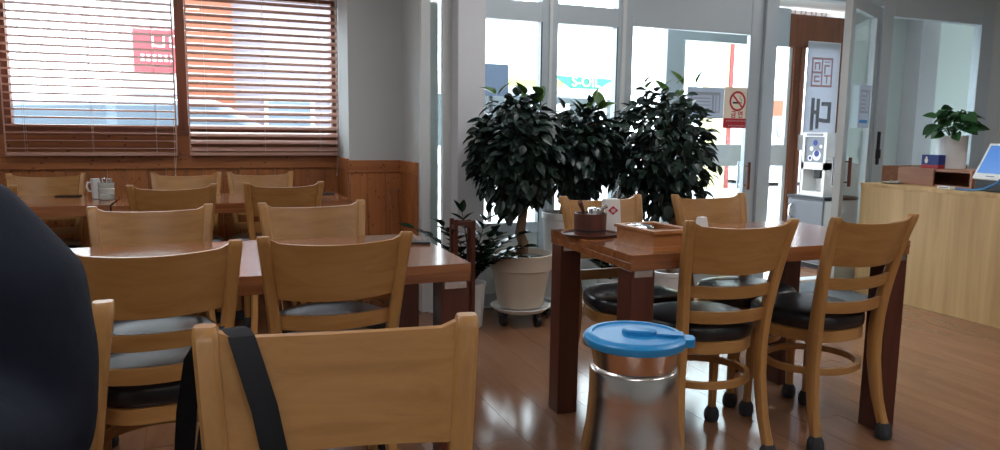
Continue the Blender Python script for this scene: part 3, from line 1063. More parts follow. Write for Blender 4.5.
for s in (-1, 1):
    b = len(TV)
    TV += [(s * 0.095, 0.02, 0.50, 0.098), (s * 0.13, -0.34, 0.49, 0.075), (s * 0.13, -0.36, 0.30, 0.062), (s * 0.13, -0.36, 0.12, 0.055)]
    TE += [(0, b), (b, b + 1), (b + 1, b + 2), (b + 2, b + 3)]
skin_mesh('trousers', TV, TE, 'trousers', per)
for s in (-1, 1):
    smooth_blob('shoe', [(0.0, s * 0.13, -0.455, 0.045, 0.125), (0.03, s * 0.13, -0.455, 0.048, 0.128), (0.065, s * 0.13, -0.42, 0.045, 0.09), (0.095, s * 0.13, -0.375, 0.046, 0.05)], 'black_plastic', per)


# ------------------------------------------------------------------ plants
def leaf_shape(L=0.07, W=0.034, fold=0.25, droop=0.18, n=5):
    """pointed leaf with thickness, stem at origin, along +Y"""
    m = MB()
    top, bot = [], []
    th = 0.0006
    rows = []
    for i in range(n + 1):
        u = i / n
        w = W / 2 * (sin(pi * u ** 0.8) ** 0.8) if 0 < u < 1 else 0.0008
        y = L * u
        z = -droop * L * u * u
        rows.append([(-w, y, z + fold * w), (0, y, z), (w, y, z + fold * w)])
    rings = []
    for r in rows:
        rings.append([Vector(r[0]), Vector(r[1]), Vector(r[2]), Vector(r[1]) - Vector((0, 0, th))])
    m.loft(rings)
    return m


def rot_to(d, roll=0.0):
    """matrix turning +Y to d with z kept upwards"""
    y = d.normalized()
    x = y.cross(Vector((0, 0, 1)))
    if x.length < 1e-3:
        x = Vector((1, 0, 0))
    x.normalize()
    z = x.cross(y)
    M = Matrix((x, y, z)).transposed()
    return M @ Matrix.Rotation(roll, 3, 'Y')


def tree(label, loc, seed, crown, pot, trunk_h, nleaf, nstuff, young=8, L=0.080):
    rnd = random.Random(seed)
    t = thing('potted_tree', label, 'potted tree', loc, 0, 'potted trees at the windows')
    cx, cy, cz, rx, ry, rzz = crown
    ptop = pot(t)
    # trunk and branches
    path = [(0, 0, ptop - 0.03), (0.012, 0.0, ptop + 0.08), (-0.006, 0.01, (ptop + trunk_h) / 2), (0.01, 0, trunk_h), (cx * 0.6, 0, cz), (cx, 0, cz + rzz * 0.7)]
    MB().tube(path, [0.036, 0.032, 0.029, 0.027, 0.016, 0.005], 10).build('trunk', 'bark', t, smooth=True)
    for k in range(11):
        a = 2 * pi * k / 11 + rnd.uniform(-.3, .3)
        z0 = trunk_h + (cz + rzz * 0.4 - trunk_h) * k / 11
        e = rnd.uniform(-0.2, 0.7)
        p1 = Vector((0.01, 0, z0))
        p3 = Vector((cx + rx * 0.8 * cos(a), cy + ry * 0.8 * sin(a), cz + rzz * e))
        p2 = (p1 + p3) / 2 + Vector((0, 0, 0.04))
        MB().tube([p1, p2, p3], [0.008, 0.005, 0.002], 6).build('branch', 'bark', t, smooth=True)
    me = leaf_shape(L, L * 0.62).build('leaf', 'ficus_leaf', t)
    base = me.data
    me2 = leaf_shape(L * 1.45, L * 0.8).build('leaf', 'ficus_leaf_young', t)
    young_me = me2.data
    stuff = MB()

    def spot(shell):
        while True:
            d = Vector((rnd.gauss(0, 1), rnd.gauss(0, 1), rnd.gauss(0, 1))).normalized()
            r = rnd.uniform(*shell)
            lump = 1 + 0.22 * noise.noise(d * 2.2 + Vector((seed, 0, 0)))
            p = Vector((cx + d.x * rx * r * lump, cy + d.y * ry * r * lump, cz + d.z * rzz * r * lump))
            return p, d

    def dirn(d):
        return Vector((d.x + rnd.gauss(0, .45), d.y + rnd.gauss(0, .45), -0.55 + d.z * 0.5 + rnd.gauss(0, .35)))
    i = 0
    while i < nleaf:
        p, d = spot((0.80, 1.04))
        if d.y > 0.35 and rnd.random() < 0.75:
            continue
        o = me if i == 0 else (me2 if i == 1 else link('leaf', young_me if i < young else base, t))
        if i < young:
            p = Vector((cx + rnd.uniform(-.6, .6) * rx, cy - 0.2 * ry, cz + rzz * rnd.uniform(0.86, 1.05)))
            dd = Vector((rnd.gauss(0, .6), rnd.gauss(0, .5), 0.7))
        else:
            dd = dirn(d)
        s = rnd.uniform(0.75, 1.2)
        M = rot_to(dd, rnd.uniform(-.6, .6)).to_4x4()
        o.matrix_local = Matrix.Translation(p) @ M @ Matrix.Scale(s, 4)
        i += 1
    for i in range(nstuff):
        p, d = spot((0.35, 0.98))
        M = rot_to(dirn(d), rnd.uniform(-.6, .6))
        lf = leaf_shape(L * rnd.uniform(.7, 1.15), L * 0.62, n=4)
        b = len(stuff.v)
        stuff.v += [tuple(M @ Vector(q) + p) for q in lf.v]
        stuff.f += [tuple(b + q for q in f) for f in lf.f]
    so = stuff.build('inner_foliage', 'ficus_leaf', t)
    so['kind'] = 'stuff'
    return t


def pot_big(t):
    m = MB()
    m.lathe([(0.128, 0.105), (0.134, 0.11), (0.172, 0.325), (0.176, 0.328), (0.184, 0.330), (0.190, 0.412), (0.192, 0.418), (0.180, 0.420), (0.176, 0.40), (0.170, 0.36)], n=40)
    m.build('pot', 'cream_plastic', t, smooth=True, angle=40)
    MB().lathe([(0.001, 0.34), (0.176, 0.345), (0.174, 0.385), (0.10, 0.397), (0.001, 0.40)], n=28, cap=False).build('soil', 'soil', t, smooth=True)
    ca = MB().lathe([(0.130, 0.078), (0.150, 0.079), (0.180, 0.105), (0.174, 0.107), (0.150, 0.086), (0.05, 0.086)], n=36).build('saucer', 'white_plastic', t, smooth=True)
    for k in range(4):
        a = radians(-68) + k * pi / 2
        c = MB()
        c.tube([(0.142 * cos(a) - 0.013, 0.142 * sin(a), 0.034), (0.142 * cos(a) + 0.013, 0.142 * sin(a), 0.034)], 0.034, 16)
        c.tube([(0.135 * cos(a), 0.135 * sin(a), 0.05), (0.135 * cos(a), 0.135 * sin(a), 0.078)], 0.012, 8)
        c.build('caster', 'black_plastic', t, smooth=True)
    return 0.40


def pot_tall(t):
    m = MB()
    m.lathe([(0.100, 0.11), (0.106, 0.115), (0.126, 0.60), (0.132, 0.605), (0.134, 0.64), (0.126, 0.642), (0.12, 0.60)], n=36)
    m.build('pot', 'white_ceramic', t, smooth=True, angle=40)
    MB().lathe([(0.001, 0.58), (0.121, 0.585), (0.119, 0.605), (0.001, 0.615)], n=24, cap=False).build('soil', 'soil', t, smooth=True)
    MB().lathe([(0.13, 0.066), (0.15, 0.068), (0.158, 0.098), (0.152, 0.10), (0.14, 0.078), (0.05, 0.078)], n=32).build('saucer', 'white_plastic', t, smooth=True)
    for k in range(4):
        a = pi / 4 + k * pi / 2 + 0.2
        c = MB()
        c.tube([(0.105 * cos(a) - 0.012, 0.105 * sin(a), 0.031), (0.105 * cos(a) + 0.012, 0.105 * sin(a), 0.031)], 0.030, 14)
        c.tube([(0.105 * cos(a), 0.105 * sin(a), 0.045), (0.105 * cos(a), 0.105 * sin(a), 0.068)], 0.012, 8)
        c.build('caster', 'black_plastic', t, smooth=True)
    return 0.61


def pot_low(t):
    m = MB()
    m.lathe([(0.100, 0.0), (0.108, 0.005), (0.130, 0.225), (0.138, 0.23), (0.140, 0.255), (0.130, 0.257), (0.125, 0.22)], n=36)
    m.build('pot', 'white_ceramic', t, smooth=True, angle=40)
    MB().lathe([(0.001, 0.20), (0.126, 0.205), (0.124, 0.228), (0.001, 0.235)], n=24, cap=False).build('soil', 'soil', t, smooth=True)
    return 0.23


tree('leafy potted tree in a big cream pot on a wheeled saucer', (1.70, 3.87, 0), 3, (-0.05, 0, 1.01, 0.258, 0.25, 0.315), pot_big, 0.66, 300, 1250)
tree('leafy potted tree in a tall white pot between two other trees', (2.015, 3.95, 0), 8, (0.10, 0, 1.02, 0.255, 0.24, 0.27), pot_tall, 0.80, 290, 1000)
tree('leafy potted tree, widest crown, behind the chair that faces away from the door', (2.74, 3.85, 0), 12, (-0.10, 0, 1.00, 0.345, 0.27, 0.41), pot_low, 0.55, 300, 1250)


def frond_plant(label, loc, seed, nfr, length, pot_r, pot_h, potmat='white_ceramic', stems=None):
    rnd = random.Random(seed)
    t = thing('leafy_houseplant', label, 'houseplant', loc)
    MB().lathe([(pot_r * 0.75, 0), (pot_r * 0.8, 0.004), (pot_r, pot_h - 0.02), (pot_r * 1.06, pot_h - 0.018), (pot_r * 1.06, pot_h), (pot_r * 0.97, pot_h), (pot_r * 0.92, pot_h - 0.04)], n=28).build('pot', potmat, t, smooth=True, angle=40)
    MB().lathe([(0.001, pot_h - 0.05), (pot_r * 0.93, pot_h - 0.045), (pot_r * 0.92, pot_h - 0.03), (0.001, pot_h - 0.025)], n=20, cap=False).build('soil', 'soil', t, smooth=True)
    lf = leaf_shape(0.095, 0.042, 0.3, 0.15)
    me = None
    for k in range(nfr):
        a = stems[k][0] if stems else 2 * pi * k / nfr + rnd.uniform(-.3, .3)
        ln = stems[k][1] if stems else length * rnd.uniform(.75, 1.1)
        lean = stems[k][2] if stems else rnd.uniform(0.35, 0.9)
        d = Vector((cos(a), sin(a), 0))
        pts = []
        for i in range(9):
            u = i / 8
            pts.append(Vector((0, 0, pot_h - 0.03)) + d * (ln * lean * u ** 1.3) + Vector((0, 0, ln * (u - 0.55 * lean * u * u))))
        st_ = MB().tube(pts, [0.005 - 0.003 * i / 8 for i in range(9)], 6).build('stem', 'dark_leaf', t, smooth=True)
        for i in range(2, 9):
            for s in (-1, 1):
                tg = (pts[min(i + 1, 8)] - pts[i - 1]).normalized()
                sd = tg.cross(Vector((0, 0, 1)))
                sd = sd.normalized() if sd.length > 1e-3 else Vector((1, 0, 0))
                dd = tg * 0.7 + sd * s * 0.9 + Vector((0, 0, 0.1)) if i < 8 else tg + sd * s * 0.3
                if me is None:
                    o = lf.build('leaf', 'dark_leaf', t)
                    me = o.data
                else:
                    o = link('leaf', me, t)
                o.matrix_local = Matrix.Translation(pts[i]) @ rot_to(dd, rnd.uniform(-.3, .3)).to_4x4() @ Matrix.Scale(rnd.uniform(.75, 1.1), 4)
    return t


frond_plant('dark green arching houseplant in a white pot beside the grey column', (1.39, 3.88, 0), 5, 13, 0.4, 0.085, 0.26,
            stems=[(2.9, 0.52, 0.62), (3.5, 0.48, 0.42), (-0.35, 0.40, 0.75), (-1.0, 0.36, 0.72), (0.5, 0.50, 0.30), (1.6, 0.50, 0.3), (-1.5, 0.40, 0.55), (-2.3, 0.46, 0.5), (-0.7, 0.46, 0.35), (3.1, 0.42, 0.75), (-0.2, 0.44, 0.6), (-0.55, 0.34, 0.8), (-1.2, 0.44, 0.5)])
frond_plant('small leafy houseplant in a white pot under the window with the trees', (2.40, 4.02, 0), 6, 7, 0.26, 0.09, 0.20)
# brown wooden stand by the column
t = thing('plant_stand', 'slim dark brown wooden stand beside the arching houseplant', 'stand', (1.275, 3.70, 0))
for x, y, h in ((-0.05, -0.035, 0.655), (0.05, -0.035, 0.645), (-0.05, 0.035, 0.655), (0.05, 0.035, 0.645)):
    bx('post', 'table_leg_wood', (x - 0.010, x + 0.010, y - 0.010, y + 0.010, 0.0, h), t, 0.002)
for y in (-0.035, 0.035):
    bx('rail', 'table_leg_wood', (-0.040, 0.040, y - 0.008, y + 0.008, 0.622, 0.642), t, 0.002)
for x in (-0.05, 0.05):
    bx('rail', 'table_leg_wood', (x - 0.008, x + 0.008, -0.025, 0.025, 0.60, 0.62), t, 0.002)
bx('shelf', 'table_leg_wood', (-0.039, 0.039, -0.045, 0.045, 0.30, 0.315), t, 0.002)

# pair of thin stakes by the pier
for x, y in ((1.08, 4.55), (1.125, 4.52)):
    m = MB()
    m.tube([(x, y, 0.0), (x + 0.01, y, 0.55), (x - 0.002, y + 0.01, 0.735)], 0.004, 6)
    m.tube([(x - 0.002, y + 0.01, 0.735), (x - 0.002, y + 0.01, 0.752)], 0.009, 8)
    tag(m.build('metal_stake', 'chrome', smooth=True), 'thin metal stake before the pine panelled pier, ' + ('nearer the window blinds' if x < 1.1 else 'nearer the grey column'), 'stake', 'metal stakes by the pier')

# ------------------------------------------------------------------ things on the caddy table
ZT = 0.74
t = thing('serving_tray', 'dark brown oval tray under the wooden tub', 'tray', (1.335, 2.395, ZT))
m = MB()
n = 32
m.loft([[(a * cos(2 * pi * j / n), b * sin(2 * pi * j / n), z) for j in range(n)] for z, a, b in ((0.0, 0.095, 0.082), (0.003, 0.105, 0.09), (0.012, 0.112, 0.096), (0.013, 0.108, 0.092), (0.005, 0.10, 0.085))])
m.build('tray_dish', 'tub_wood', t, smooth=True)
t = thing('cutlery_tub', 'round dark brown tub holding a ladle and a metal pot', 'tub', (1.335, 2.395, ZT + 0.0055))
MB().lathe([(0.056, 0.0), (0.059, 0.002), (0.062, 0.076), (0.062, 0.082), (0.056, 0.082), (0.054, 0.03), (0.02, 0.012)], n=32).build('tub_wall', 'tub_wood', t, smooth=True, angle=40)
MB().lathe([(0.0594, 0.014), (0.0604, 0.014), (0.0606, 0.022), (0.0597, 0.022)], n=32, cap=False).build('band', 'dark_metal', t)
MB().tube([(-0.02, -0.01, 0.03), (-0.045, -0.02, 0.10), (-0.062, -0.03, 0.128)], [0.006, 0.007, 0.010], 8).build('ladle', 'tub_wood', t, smooth=True)
MB().tube([(0.02, -0.03, 0.03), (0.03, -0.034, 0.10), (0.045, -0.036, 0.112)], [0.006, 0.008, 0.012], 8).build('scoop', 'chrome', t, smooth=True)
MB().lathe([(0.024, 0.05), (0.026, 0.052), (0.026, 0.094), (0.024, 0.098), (0.012, 0.101), (0.001, 0.102)], (0.022, 0.012, 0), 20).build('spice_pot', 'chrome', t, smooth=True)
t = thing('napkin_box', 'white upright napkin holder with a red diamond badge', 'napkin holder', (1.462, 2.462, ZT), radians(-8))
m = MB()
m.loft([[(-0.036, -0.03, 0), (0.036, -0.03, 0), (0.036, 0.03, 0), (-0.036, 0.03, 0)], [(-0.028, -0.022, 0.132), (0.030, -0.022, 0.132), (0.030, 0.022, 0.132), (-0.028, 0.022, 0.132)]])
m.build('holder', 'paper_white', t, bevel=0.003)
m = MB().prism([(-0.021, 0.088), (0.0, 0.105), (0.021, 0.088), (0.0, 0.071)], -0.0275, -0.0238, 'Y')
bd = m.build('badge', 'sign_red', t)
m = MB()
for z in (0.083, 0.088, 0.093):
    m.box(-0.008, 0.008, -0.0285, -0.0276, z - 0.0012, z + 0.0012)
m.build('badge_print', 'print_white', bd)
bd['label'] = 'red diamond badge'

t = thing('table_caddy', 'open wooden caddy box with drawers standing on the table', 'caddy box', (1.430, 2.112, ZT), radians(3))
W, D, Hh = 0.080, 0.108, 0.057
m = MB()
m.box(-W, W, -D, -D + 0.012, 0, Hh).box(-W, W, D - 0.012, D, 0, Hh).box(-W, -W + 0.012, -D + 0.012, D - 0.012, 0, Hh).box(W - 0.012, W, -D + 0.012, D - 0.012, 0, Hh)
m.box(-W + 0.012, W - 0.012, -D + 0.012, D - 0.012, 0, 0.01)
m.build('box_walls', 'caddy_wood', t)
m = MB()
m.box(-W - 0.008, W + 0.008, -D - 0.008, -D + 0.018, Hh + 0.0005, Hh + 0.012).box(-W - 0.008, W + 0.008, D - 0.018, D + 0.008, Hh + 0.0005, Hh + 0.012)
m.box(-W - 0.008, -W + 0.018, -D + 0.018, D - 0.018, Hh + 0.0005, Hh + 0.012).box(W - 0.018, W + 0.008, -D + 0.018, D - 0.018, Hh + 0.0005, Hh + 0.012)
m.build('rim', 'caddy_wood', t, bevel=0.002)
m = MB()
m.box(-W - 0.006, W + 0.006, -D - 0.006, -D - 0.0005, 0, 0.014).box(-W - 0.006, -W - 0.0005, -D, D + 0.006, 0, 0.014)
m.build('base_moulding', 'caddy_wood', t)
MB().box(-W + 0.012, W - 0.012, -0.004, 0.004, 0.01, Hh).build('divider', 'caddy_wood', t)
MB().lathe([(0.050, 0.0), (0.055, 0.004), (0.054, 0.008), (0.040, 0.016), (0.012, 0.020), (0.001, 0.020)], (-0.028, 0.052, Hh - 0.004), n=28).build('metal_cover', 'chrome', t, smooth=True)
tag(MB().loft([[(1.622, 2.12, ZT), (1.682, 2.12, ZT), (1.682, 2.17, ZT), (1.622, 2.17, ZT)], [(1.64, 2.135, ZT + 0.09), (1.67, 2.135, ZT + 0.09), (1.67, 2.155, ZT + 0.09), (1.64, 2.155, ZT + 0.09)]]).build('tissue_pack', 'paper_white', bevel=0.003), 'white tissue pack standing beside the wooden caddy box', 'tissue pack')


def phone(label, x, y, z, rz, w=0.075, l=0.15):
    t = thing('mobile_phone', label, 'phone', (x, y, z), rz)
    MB().box(-w / 2, w / 2, -l / 2, l / 2, 0.0, 0.008).build('casing', 'black_plastic', t, bevel=0.002)
    bx('screen', 'black_screen', (-w / 2 + 0.004, w / 2 - 0.004, -l / 2 + 0.004, l / 2 - 0.004, 0.0081, 0.0088), t)
    return t


phone('black phone lying near the end of the wooden table', 0.655, 2.41, ZT, radians(75), 0.06, 0.11)
phone('black phone on the window table beside the pier', 0.665, 4.42, ZT, radians(80), 0.05, 0.09)
phone('black phone on the window table beside the white cup', -0.72, 4.60, ZT, radians(80), 0.06, 0.12)

# cup and spoon jar on the window table
t = thing('white_cup', 'white cup on the window table next to the spoon jar', 'cup', (-0.548, 4.44, ZT))
MB().lathe([(0.030, 0), (0.034, 0.003), (0.040, 0.105), (0.041, 0.108), (0.037, 0.108), (0.034, 0.05), (0.01, 0.012)], n=28).build('cup_wall', 'white_ceramic', t, smooth=True, angle=40)
m = MB()
m.tube([(-0.038, 0, 0.088), (-0.053, 0, 0.088), (-0.058, 0, 0.065), (-0.050, 0, 0.042), (-0.035, 0, 0.04)], 0.005, 8)
m.build('handle', 'white_ceramic', t, smooth=True)
t = thing('spoon_jar', 'ribbed glass jar filled with metal cutlery', 'jar', (-0.503, 4.35, ZT))
m = MB()
m.lathe([(0.034, 0), (0.038, 0.004), (0.040, 0.03), (0.038, 0.034), (0.041, 0.06), (0.038, 0.064), (0.041, 0.088), (0.040, 0.092), (0.035, 0.092), (0.033, 0.03), (0.01, 0.01)], n=28)
m.build('jar_wall', 'glass_jar', t, smooth=True, angle=30)
rnd = random.Random(7)
for k in range(7):
    a = 2 * pi * k / 7
    p0 = Vector((0.012 * cos(a), 0.012 * sin(a), 0.014))
    p1 = Vector((0.026 * cos(a), 0.026 * sin(a), 0.11 + rnd.uniform(0, 0.015)))
    MB().tube([p0, p1 * 0.7 + p0 * 0.3, p1], [0.003, 0.003, 0.007], 6).build('spoon', 'chrome', t, smooth=True)

# ------------------------------------------------------------------ counter and what stands on it
CX0, CX1, CY1, CZ = 4.34, 4.82, 3.845, 0.795
t = thing('service_counter', 'long service counter faced with pale yellow wood', 'counter', (4.58, 2.4, 0))
ox, oy = 4.58, 2.4
y = CY1
for k in range(5):
    y0 = y - 0.62
    bx('front_panel', 'counter_wood', (CX0 - ox, CX0 + 0.02 - ox, y0 + 0.0005 - oy, y - 0.0005 - oy, 0.0, CZ - 0.026), t)
    y = y0
bx('end_panel', 'counter_wood', (CX0 + 0.02 - ox, CX1 - ox, CY1 - 0.02 - oy, CY1 - oy, 0.0, CZ - 0.026), t)
bx('carcass', 'shelf_wood', (CX0 + 0.022 - ox, CX1 - ox, y + 0.01 - oy, CY1 - 0.022 - oy, 0.02, CZ - 0.027), t)
bx('counter_top', 'counter_wood', (CX0 - 0.004 - ox, CX1 - ox, y - oy, CY1 + 0.004 - oy, CZ - 0.0255, CZ), t, 0.002)

t = thing('shelf_box', 'low open reddish wooden shelf box on the counter', 'shelf box', (4.66, 3.36, CZ))
m = MB()
X0, X1, Y0, Y1, HB = -0.13, 0.14, -0.19, 0.34, 0.118
m.box(X0, X1, Y0, Y1, HB - 0.018, HB).box(X0, X1, Y0, Y1, 0, 0.012).box(X1 - 0.015, X1, Y0, Y1, 0.012, HB - 0.018)
m.box(X0, X1 - 0.015, Y1 - 0.016, Y1, 0.012, HB - 0.018).box(X0, X1 - 0.015, Y0, Y0 + 0.016, 0.012, HB - 0.018)
m.build('box_shell', 'shelf_wood', t)
bx('front_board', 'shelf_wood', (X0 - 0.012, X0 - 0.001, 0.07, Y1, 0.0, HB), t, 0.002)

t = thing('potted_pothos', 'bushy green pothos in a tall white cylinder vase', 'potted plant', (4.695, 3.45, CZ + 0.118))
MB().lathe([(0.086, 0), (0.092, 0.003), (0.094, 0.215), (0.094, 0.222), (0.084, 0.222), (0.082, 0.17), (0.02, 0.16)], n=36).build('vase', 'white_ceramic', t, smooth=True, angle=40)
MB().lathe([(0.001, 0.18), (0.083, 0.185), (0.082, 0.20), (0.001, 0.205)], n=20, cap=False).build('soil', 'soil', t, smooth=True)
rnd = random.Random(21)
lf = leaf_shape(0.105, 0.082, 0.2, 0.3)
me = None
stm = 0
for k in range(64):
    a = rnd.uniform(0, 2 * pi)
    e = rnd.uniform(-0.1, 1.0)
    r = 0.105 * sqrt(max(0.05, 1 - max(0, e) ** 2)) * rnd.uniform(0.6, 1.15)
    p = Vector((r * cos(a), r * sin(a) * 1.2, 0.245 + 0.16 * max(0, e) + rnd.uniform(-0.02, 0.01)))
    if me is None:
        o = lf.build('leaf', 'pothos_leaf', t)
        me = o.data
    else:
        o = link('leaf', me, t)
    dd = Vector((cos(a), sin(a), rnd.uniform(-0.5, 0.35)))
    o.matrix_local = Matrix.Translation(p) @ rot_to(dd, rnd.uniform(-.7, .7)).to_4x4() @ Matrix.Scale(rnd.uniform(.7, 1.1), 4)
    if k % 3 == 0:
        MB().tube([(0, 0, 0.19), p * 0.5 + Vector((0, 0, 0.14)), p], 0.003, 5).build('stem', 'pothos_leaf', t, smooth=True)

t = thing('gift_tin', 'small blue and red tin in front of the white vase', 'tin', (4.565, 3.475, CZ + 0.118), radians(4))
bx('red_base', 'tin_red', (-0.035, 0.035, -0.06, 0.06, 0, 0.025), t, 0.002)
bx('tin_body', 'tin_blue', (-0.035, 0.035, -0.06, 0.06, 0.0255, 0.092), t, 0.002)
m = MB()
ov = [(0.026 + 0.012 * cos(2 * pi * j / 14), 0.052 + 0.018 * sin(2 * pi * j / 14)) for j in range(14)]
m.prism(ov, -0.0362, -0.0352, 'X')
ov = [(0.026 + 0.006 * cos(2 * pi * j / 12), 0.074 + 0.006 * sin(2 * pi * j / 12)) for j in range(12)]
m.prism(ov, -0.0362, -0.0352, 'X')
m.build('print_figure', 'print_white', t)

t = thing('counter_screen', 'white tablet screen tilted on a black stand at the counter', 'tablet', (4.44, 2.985, CZ), radians(-14))
m = MB()
m.box(0.0, 0.16, -0.16, 0.13, 0.0, 0.085)
m.build('base', 'black_plastic', t, bevel=0.008)
scr = MB().box(-0.012, 0.012, -0.165, 0.145, 0.0, 0.245).build('bezel', 'white_plastic', t, bevel=0.006)
scr.location = (0.0, 0, 0.07)
scr.rotation_euler = (0, radians(26), 0)
bx('display', 'screen_blue', (-0.0138, -0.0122, -0.145, 0.125, 0.040, 0.228), scr)
bx('logo_print', 'print_grey', (-0.0136, -0.0122, -0.02, 0.045, 0.018, 0.024), scr)
m = MB()
m.tube([(4.375, 3.16, CZ + 0.006), (4.37, 3.06, CZ + 0.008), (4.37, 2.98, CZ + 0.02), (4.36, 2.90, CZ + 0.06), (4.36, 2.84, CZ + 0.13), (4.37, 2.79, CZ + 0.15)], 0.006, 8)
tag(m.build('blue_cable', 'cable_blue', smooth=True), 'blue cable looping in front of the tablet stand', 'cable')
t = thing('card_reader', 'small white card reader at the foot of the tablet', 'card reader', (4.40, 3.245, CZ))
MB().box(-0.025, 0.025, -0.045, 0.045, 0, 0.018).build('case', 'white_plastic', t, bevel=0.003)
bx('slot', 'black_plastic', (-0.0256, -0.0251, -0.03, 0.03, 0.008, 0.011), t)
t = thing('key_dish', 'shallow dish with small metal bits at the counter end', 'dish', (4.46, 3.70, CZ))
MB().lathe([(0.05, 0), (0.055, 0.002), (0.075, 0.012), (0.073, 0.013), (0.05, 0.005)], n=28).build('dish', 'glass_jar', t, smooth=True)
for k in range(5):
    a = k * 1.3
    MB().tube([(0.03 * cos(a), 0.03 * sin(a), 0.008), (0.03 * cos(a) + 0.02, 0.03 * sin(a) - 0.015, 0.02)], 0.005, 6).build('metal_bit', 'chrome', t, smooth=True)
# dark equipment behind the counter
t = thing('till_cabinet', 'dark till cabinet with a pale wooden top behind the tablet', 'cabinet', (5.45, 3.25, 0))
bx('cabinet_body', 'black_plastic', (-0.3, 0.3, -0.55, 0.16, 0, 1.14), t, 0.004)
bx('cabinet_top', 'counter_wood', (-0.32, 0.32, -0.57, 0.18, 1.141, 1.17), t, 0.003)

# floor mat at the doorway
tag(MB().box(3.55, 4.30, 3.42, 4.18, 0.0005, 0.010).build('door_mat', 'mat_grey', bevel=0.002), 'grey door mat on the floor before the open glass door', 'mat')

# ------------------------------------------------------------------ signs on the glass
t = thing('no_smoking_sign', 'cream no-smoking sign with red circle on the glass door', 'sign', (3.572, YG - 0.010, 1.315))
W, H2 = 0.118, 0.145
bx('sheet', 'sign_cream', (-W, W, -0.002, 0.002, -H2, H2), t)
bx('red_band', 'sign_red', (-W, W, -0.0032, -0.0022, -H2, -H2 + 0.070), t)
m = MB()
rings = []
for j in range(41):
    a = 2 * pi * j / 40
    rings.append([(r * cos(a), y, 0.048 + r * sin(a)) for r, y in ((0.072, -0.0022), (0.072, -0.0036), (0.057, -0.0036), (0.057, -0.0022))])
m.loft(rings, cap=False)
ca, sa = cos(radians(-45)), sin(radians(-45))
m.prism([(u * ca - v * sa, 0.048 + u * sa + v * ca) for u, v in ((-0.060, -0.0065), (0.060, -0.0065), (0.060, 0.0065), (-0.060, 0.0065))], -0.0036, -0.0022, 'Y')
m.build('red_ring', 'sign_red', t)
m = MB()
m.box(-0.042, 0.012, -0.0030, -0.0021, 0.030, 0.043).box(0.018, 0.026, -0.0030, -0.0021, 0.030, 0.043).box(0.031, 0.036, -0.0030, -0.0021, 0.030, 0.043)
m.tube([(0.036, -0.0026, 0.048), (0.036, -0.0026, 0.062), (0.020, -0.0026, 0.066), (0.020, -0.0026, 0.085)], 0.0016, 5)
m.build('cigarette_symbol', 'print_black', t)
text('lettering', '금 연', 'sign_red', 0.052, t, T(0, -0.0028, -0.050) @ FACE_Y, bold=0.0012)
m = MB()
for z, a, b in ((-0.093, -0.095, 0.095), (-0.128, -0.075, 0.085)):
    x = a
    rnd = random.Random(int(-z * 1000))
    while x < b:
        w_ = rnd.uniform(0.006, 0.013)
        m.box(x, x + w_, -0.0037, -0.0033, z - 0.005, z + 0.005)
        x += w_ + 0.005
m.build('small_print', 'print_pale_red', t)['kind'] = 'stuff'

t = thing('notice_sheet', 'pale blue notice with a framed picture beside the no-smoking sign', 'notice', (3.292, YG - 0.010, 1.345))
bx('sheet', 'paper_blue', (-0.158, 0.158, -0.002, 0.002, -0.108, 0.108), t)
m = MB()
for a, b, c, d in ((-0.125, 0.125, 0.055, 0.075), (-0.125, 0.125, -0.068, -0.060), (-0.125, -0.117, -0.06, 0.055), (0.117, 0.125, -0.06, 0.055), (0.055, 0.070, -0.06, 0.055), (0.085, 0.092, -0.06, 0.055)):
    m.box(a, b, -0.003, -0.0021, c, d)
for k in range(4):
    m.box(-0.105, 0.04, -0.003, -0.0021, -0.045 + k * 0.024, -0.036 + k * 0.024)
m.build('print', 'print_pale_grey', t)

t = thing('door_notice', 'pale notice with dark frame taped on the open glass door', 'notice', (4.60, YG - 0.197, 1.345), radians(25))
bx('sheet', 'paper_blue', (-0.13, 0.13, -0.002, 0.002, -0.16, 0.16), t)
m = MB()
for a, b, c, d in ((-0.10, 0.10, 0.105, 0.122), (-0.10, 0.10, -0.05, -0.035), (-0.10, -0.085, -0.035, 0.105), (0.02, 0.03, -0.035, 0.105), (0.09, 0.10, -0.035, 0.105)):
    m.box(a, b, -0.003, -0.0021, c, d)
for k in range(4):
    m.box(-0.07, 0.01, -0.003, -0.0021, -0.02 + k * 0.03, -0.008 + k * 0.03)
m.build('print', 'print_pale_grey', t)
bx('blue_line', 'cable_blue', (-0.10, 0.09, -0.003, -0.0021, -0.125, -0.10), t)

# banner sheet in the outer doorway: red seal lettering and grey syllable, seen from behind
t = thing('entrance_banner', 'tall pale banner with mirrored red and grey lettering in the brown doorway', 'banner', (5.460, YO - 0.05, 0.0))
bx('sheet', 'banner_sheet', (-0.200, 0.200, -0.003, 0.003, 0.12, 2.00), t)
bx('hem', 'print_white', (-0.200, 0.200, -0.0045, -0.0032, 1.988, 2.00), t)
bx('hem', 'print_white', (0.19, 0.2, -0.0045, -0.0032, 0.12, 1.988), t)
m = MB()


def seal(m, x0, z0, s):
    for a, b, c, d in ((0, 1, .93, 1), (0, 1, 0, .07), (0, .07, .07, .93), (.93, 1, .07, .93), (.47, .53, .07, .93), (.07, .47, .46, .53), (.60, .86, .70, .76), (.60, .66, .45, .70), (.60, .93, .36, .42), (.72, .78, .12, .36),
                       (.14, .40, .78, .84), (.14, .20, .58, .78), (.34, .40, .58, .78), (.14, .40, .32, .38), (.14, .40, .16, .22), (.14, .20, .22, .32), (.60, .86, .84, .88)):
        m.box(x0 + a * s, x0 + b * s, -0.0045, -0.0032, z0 + c * s * 1.05, z0 + d * s * 1.05)


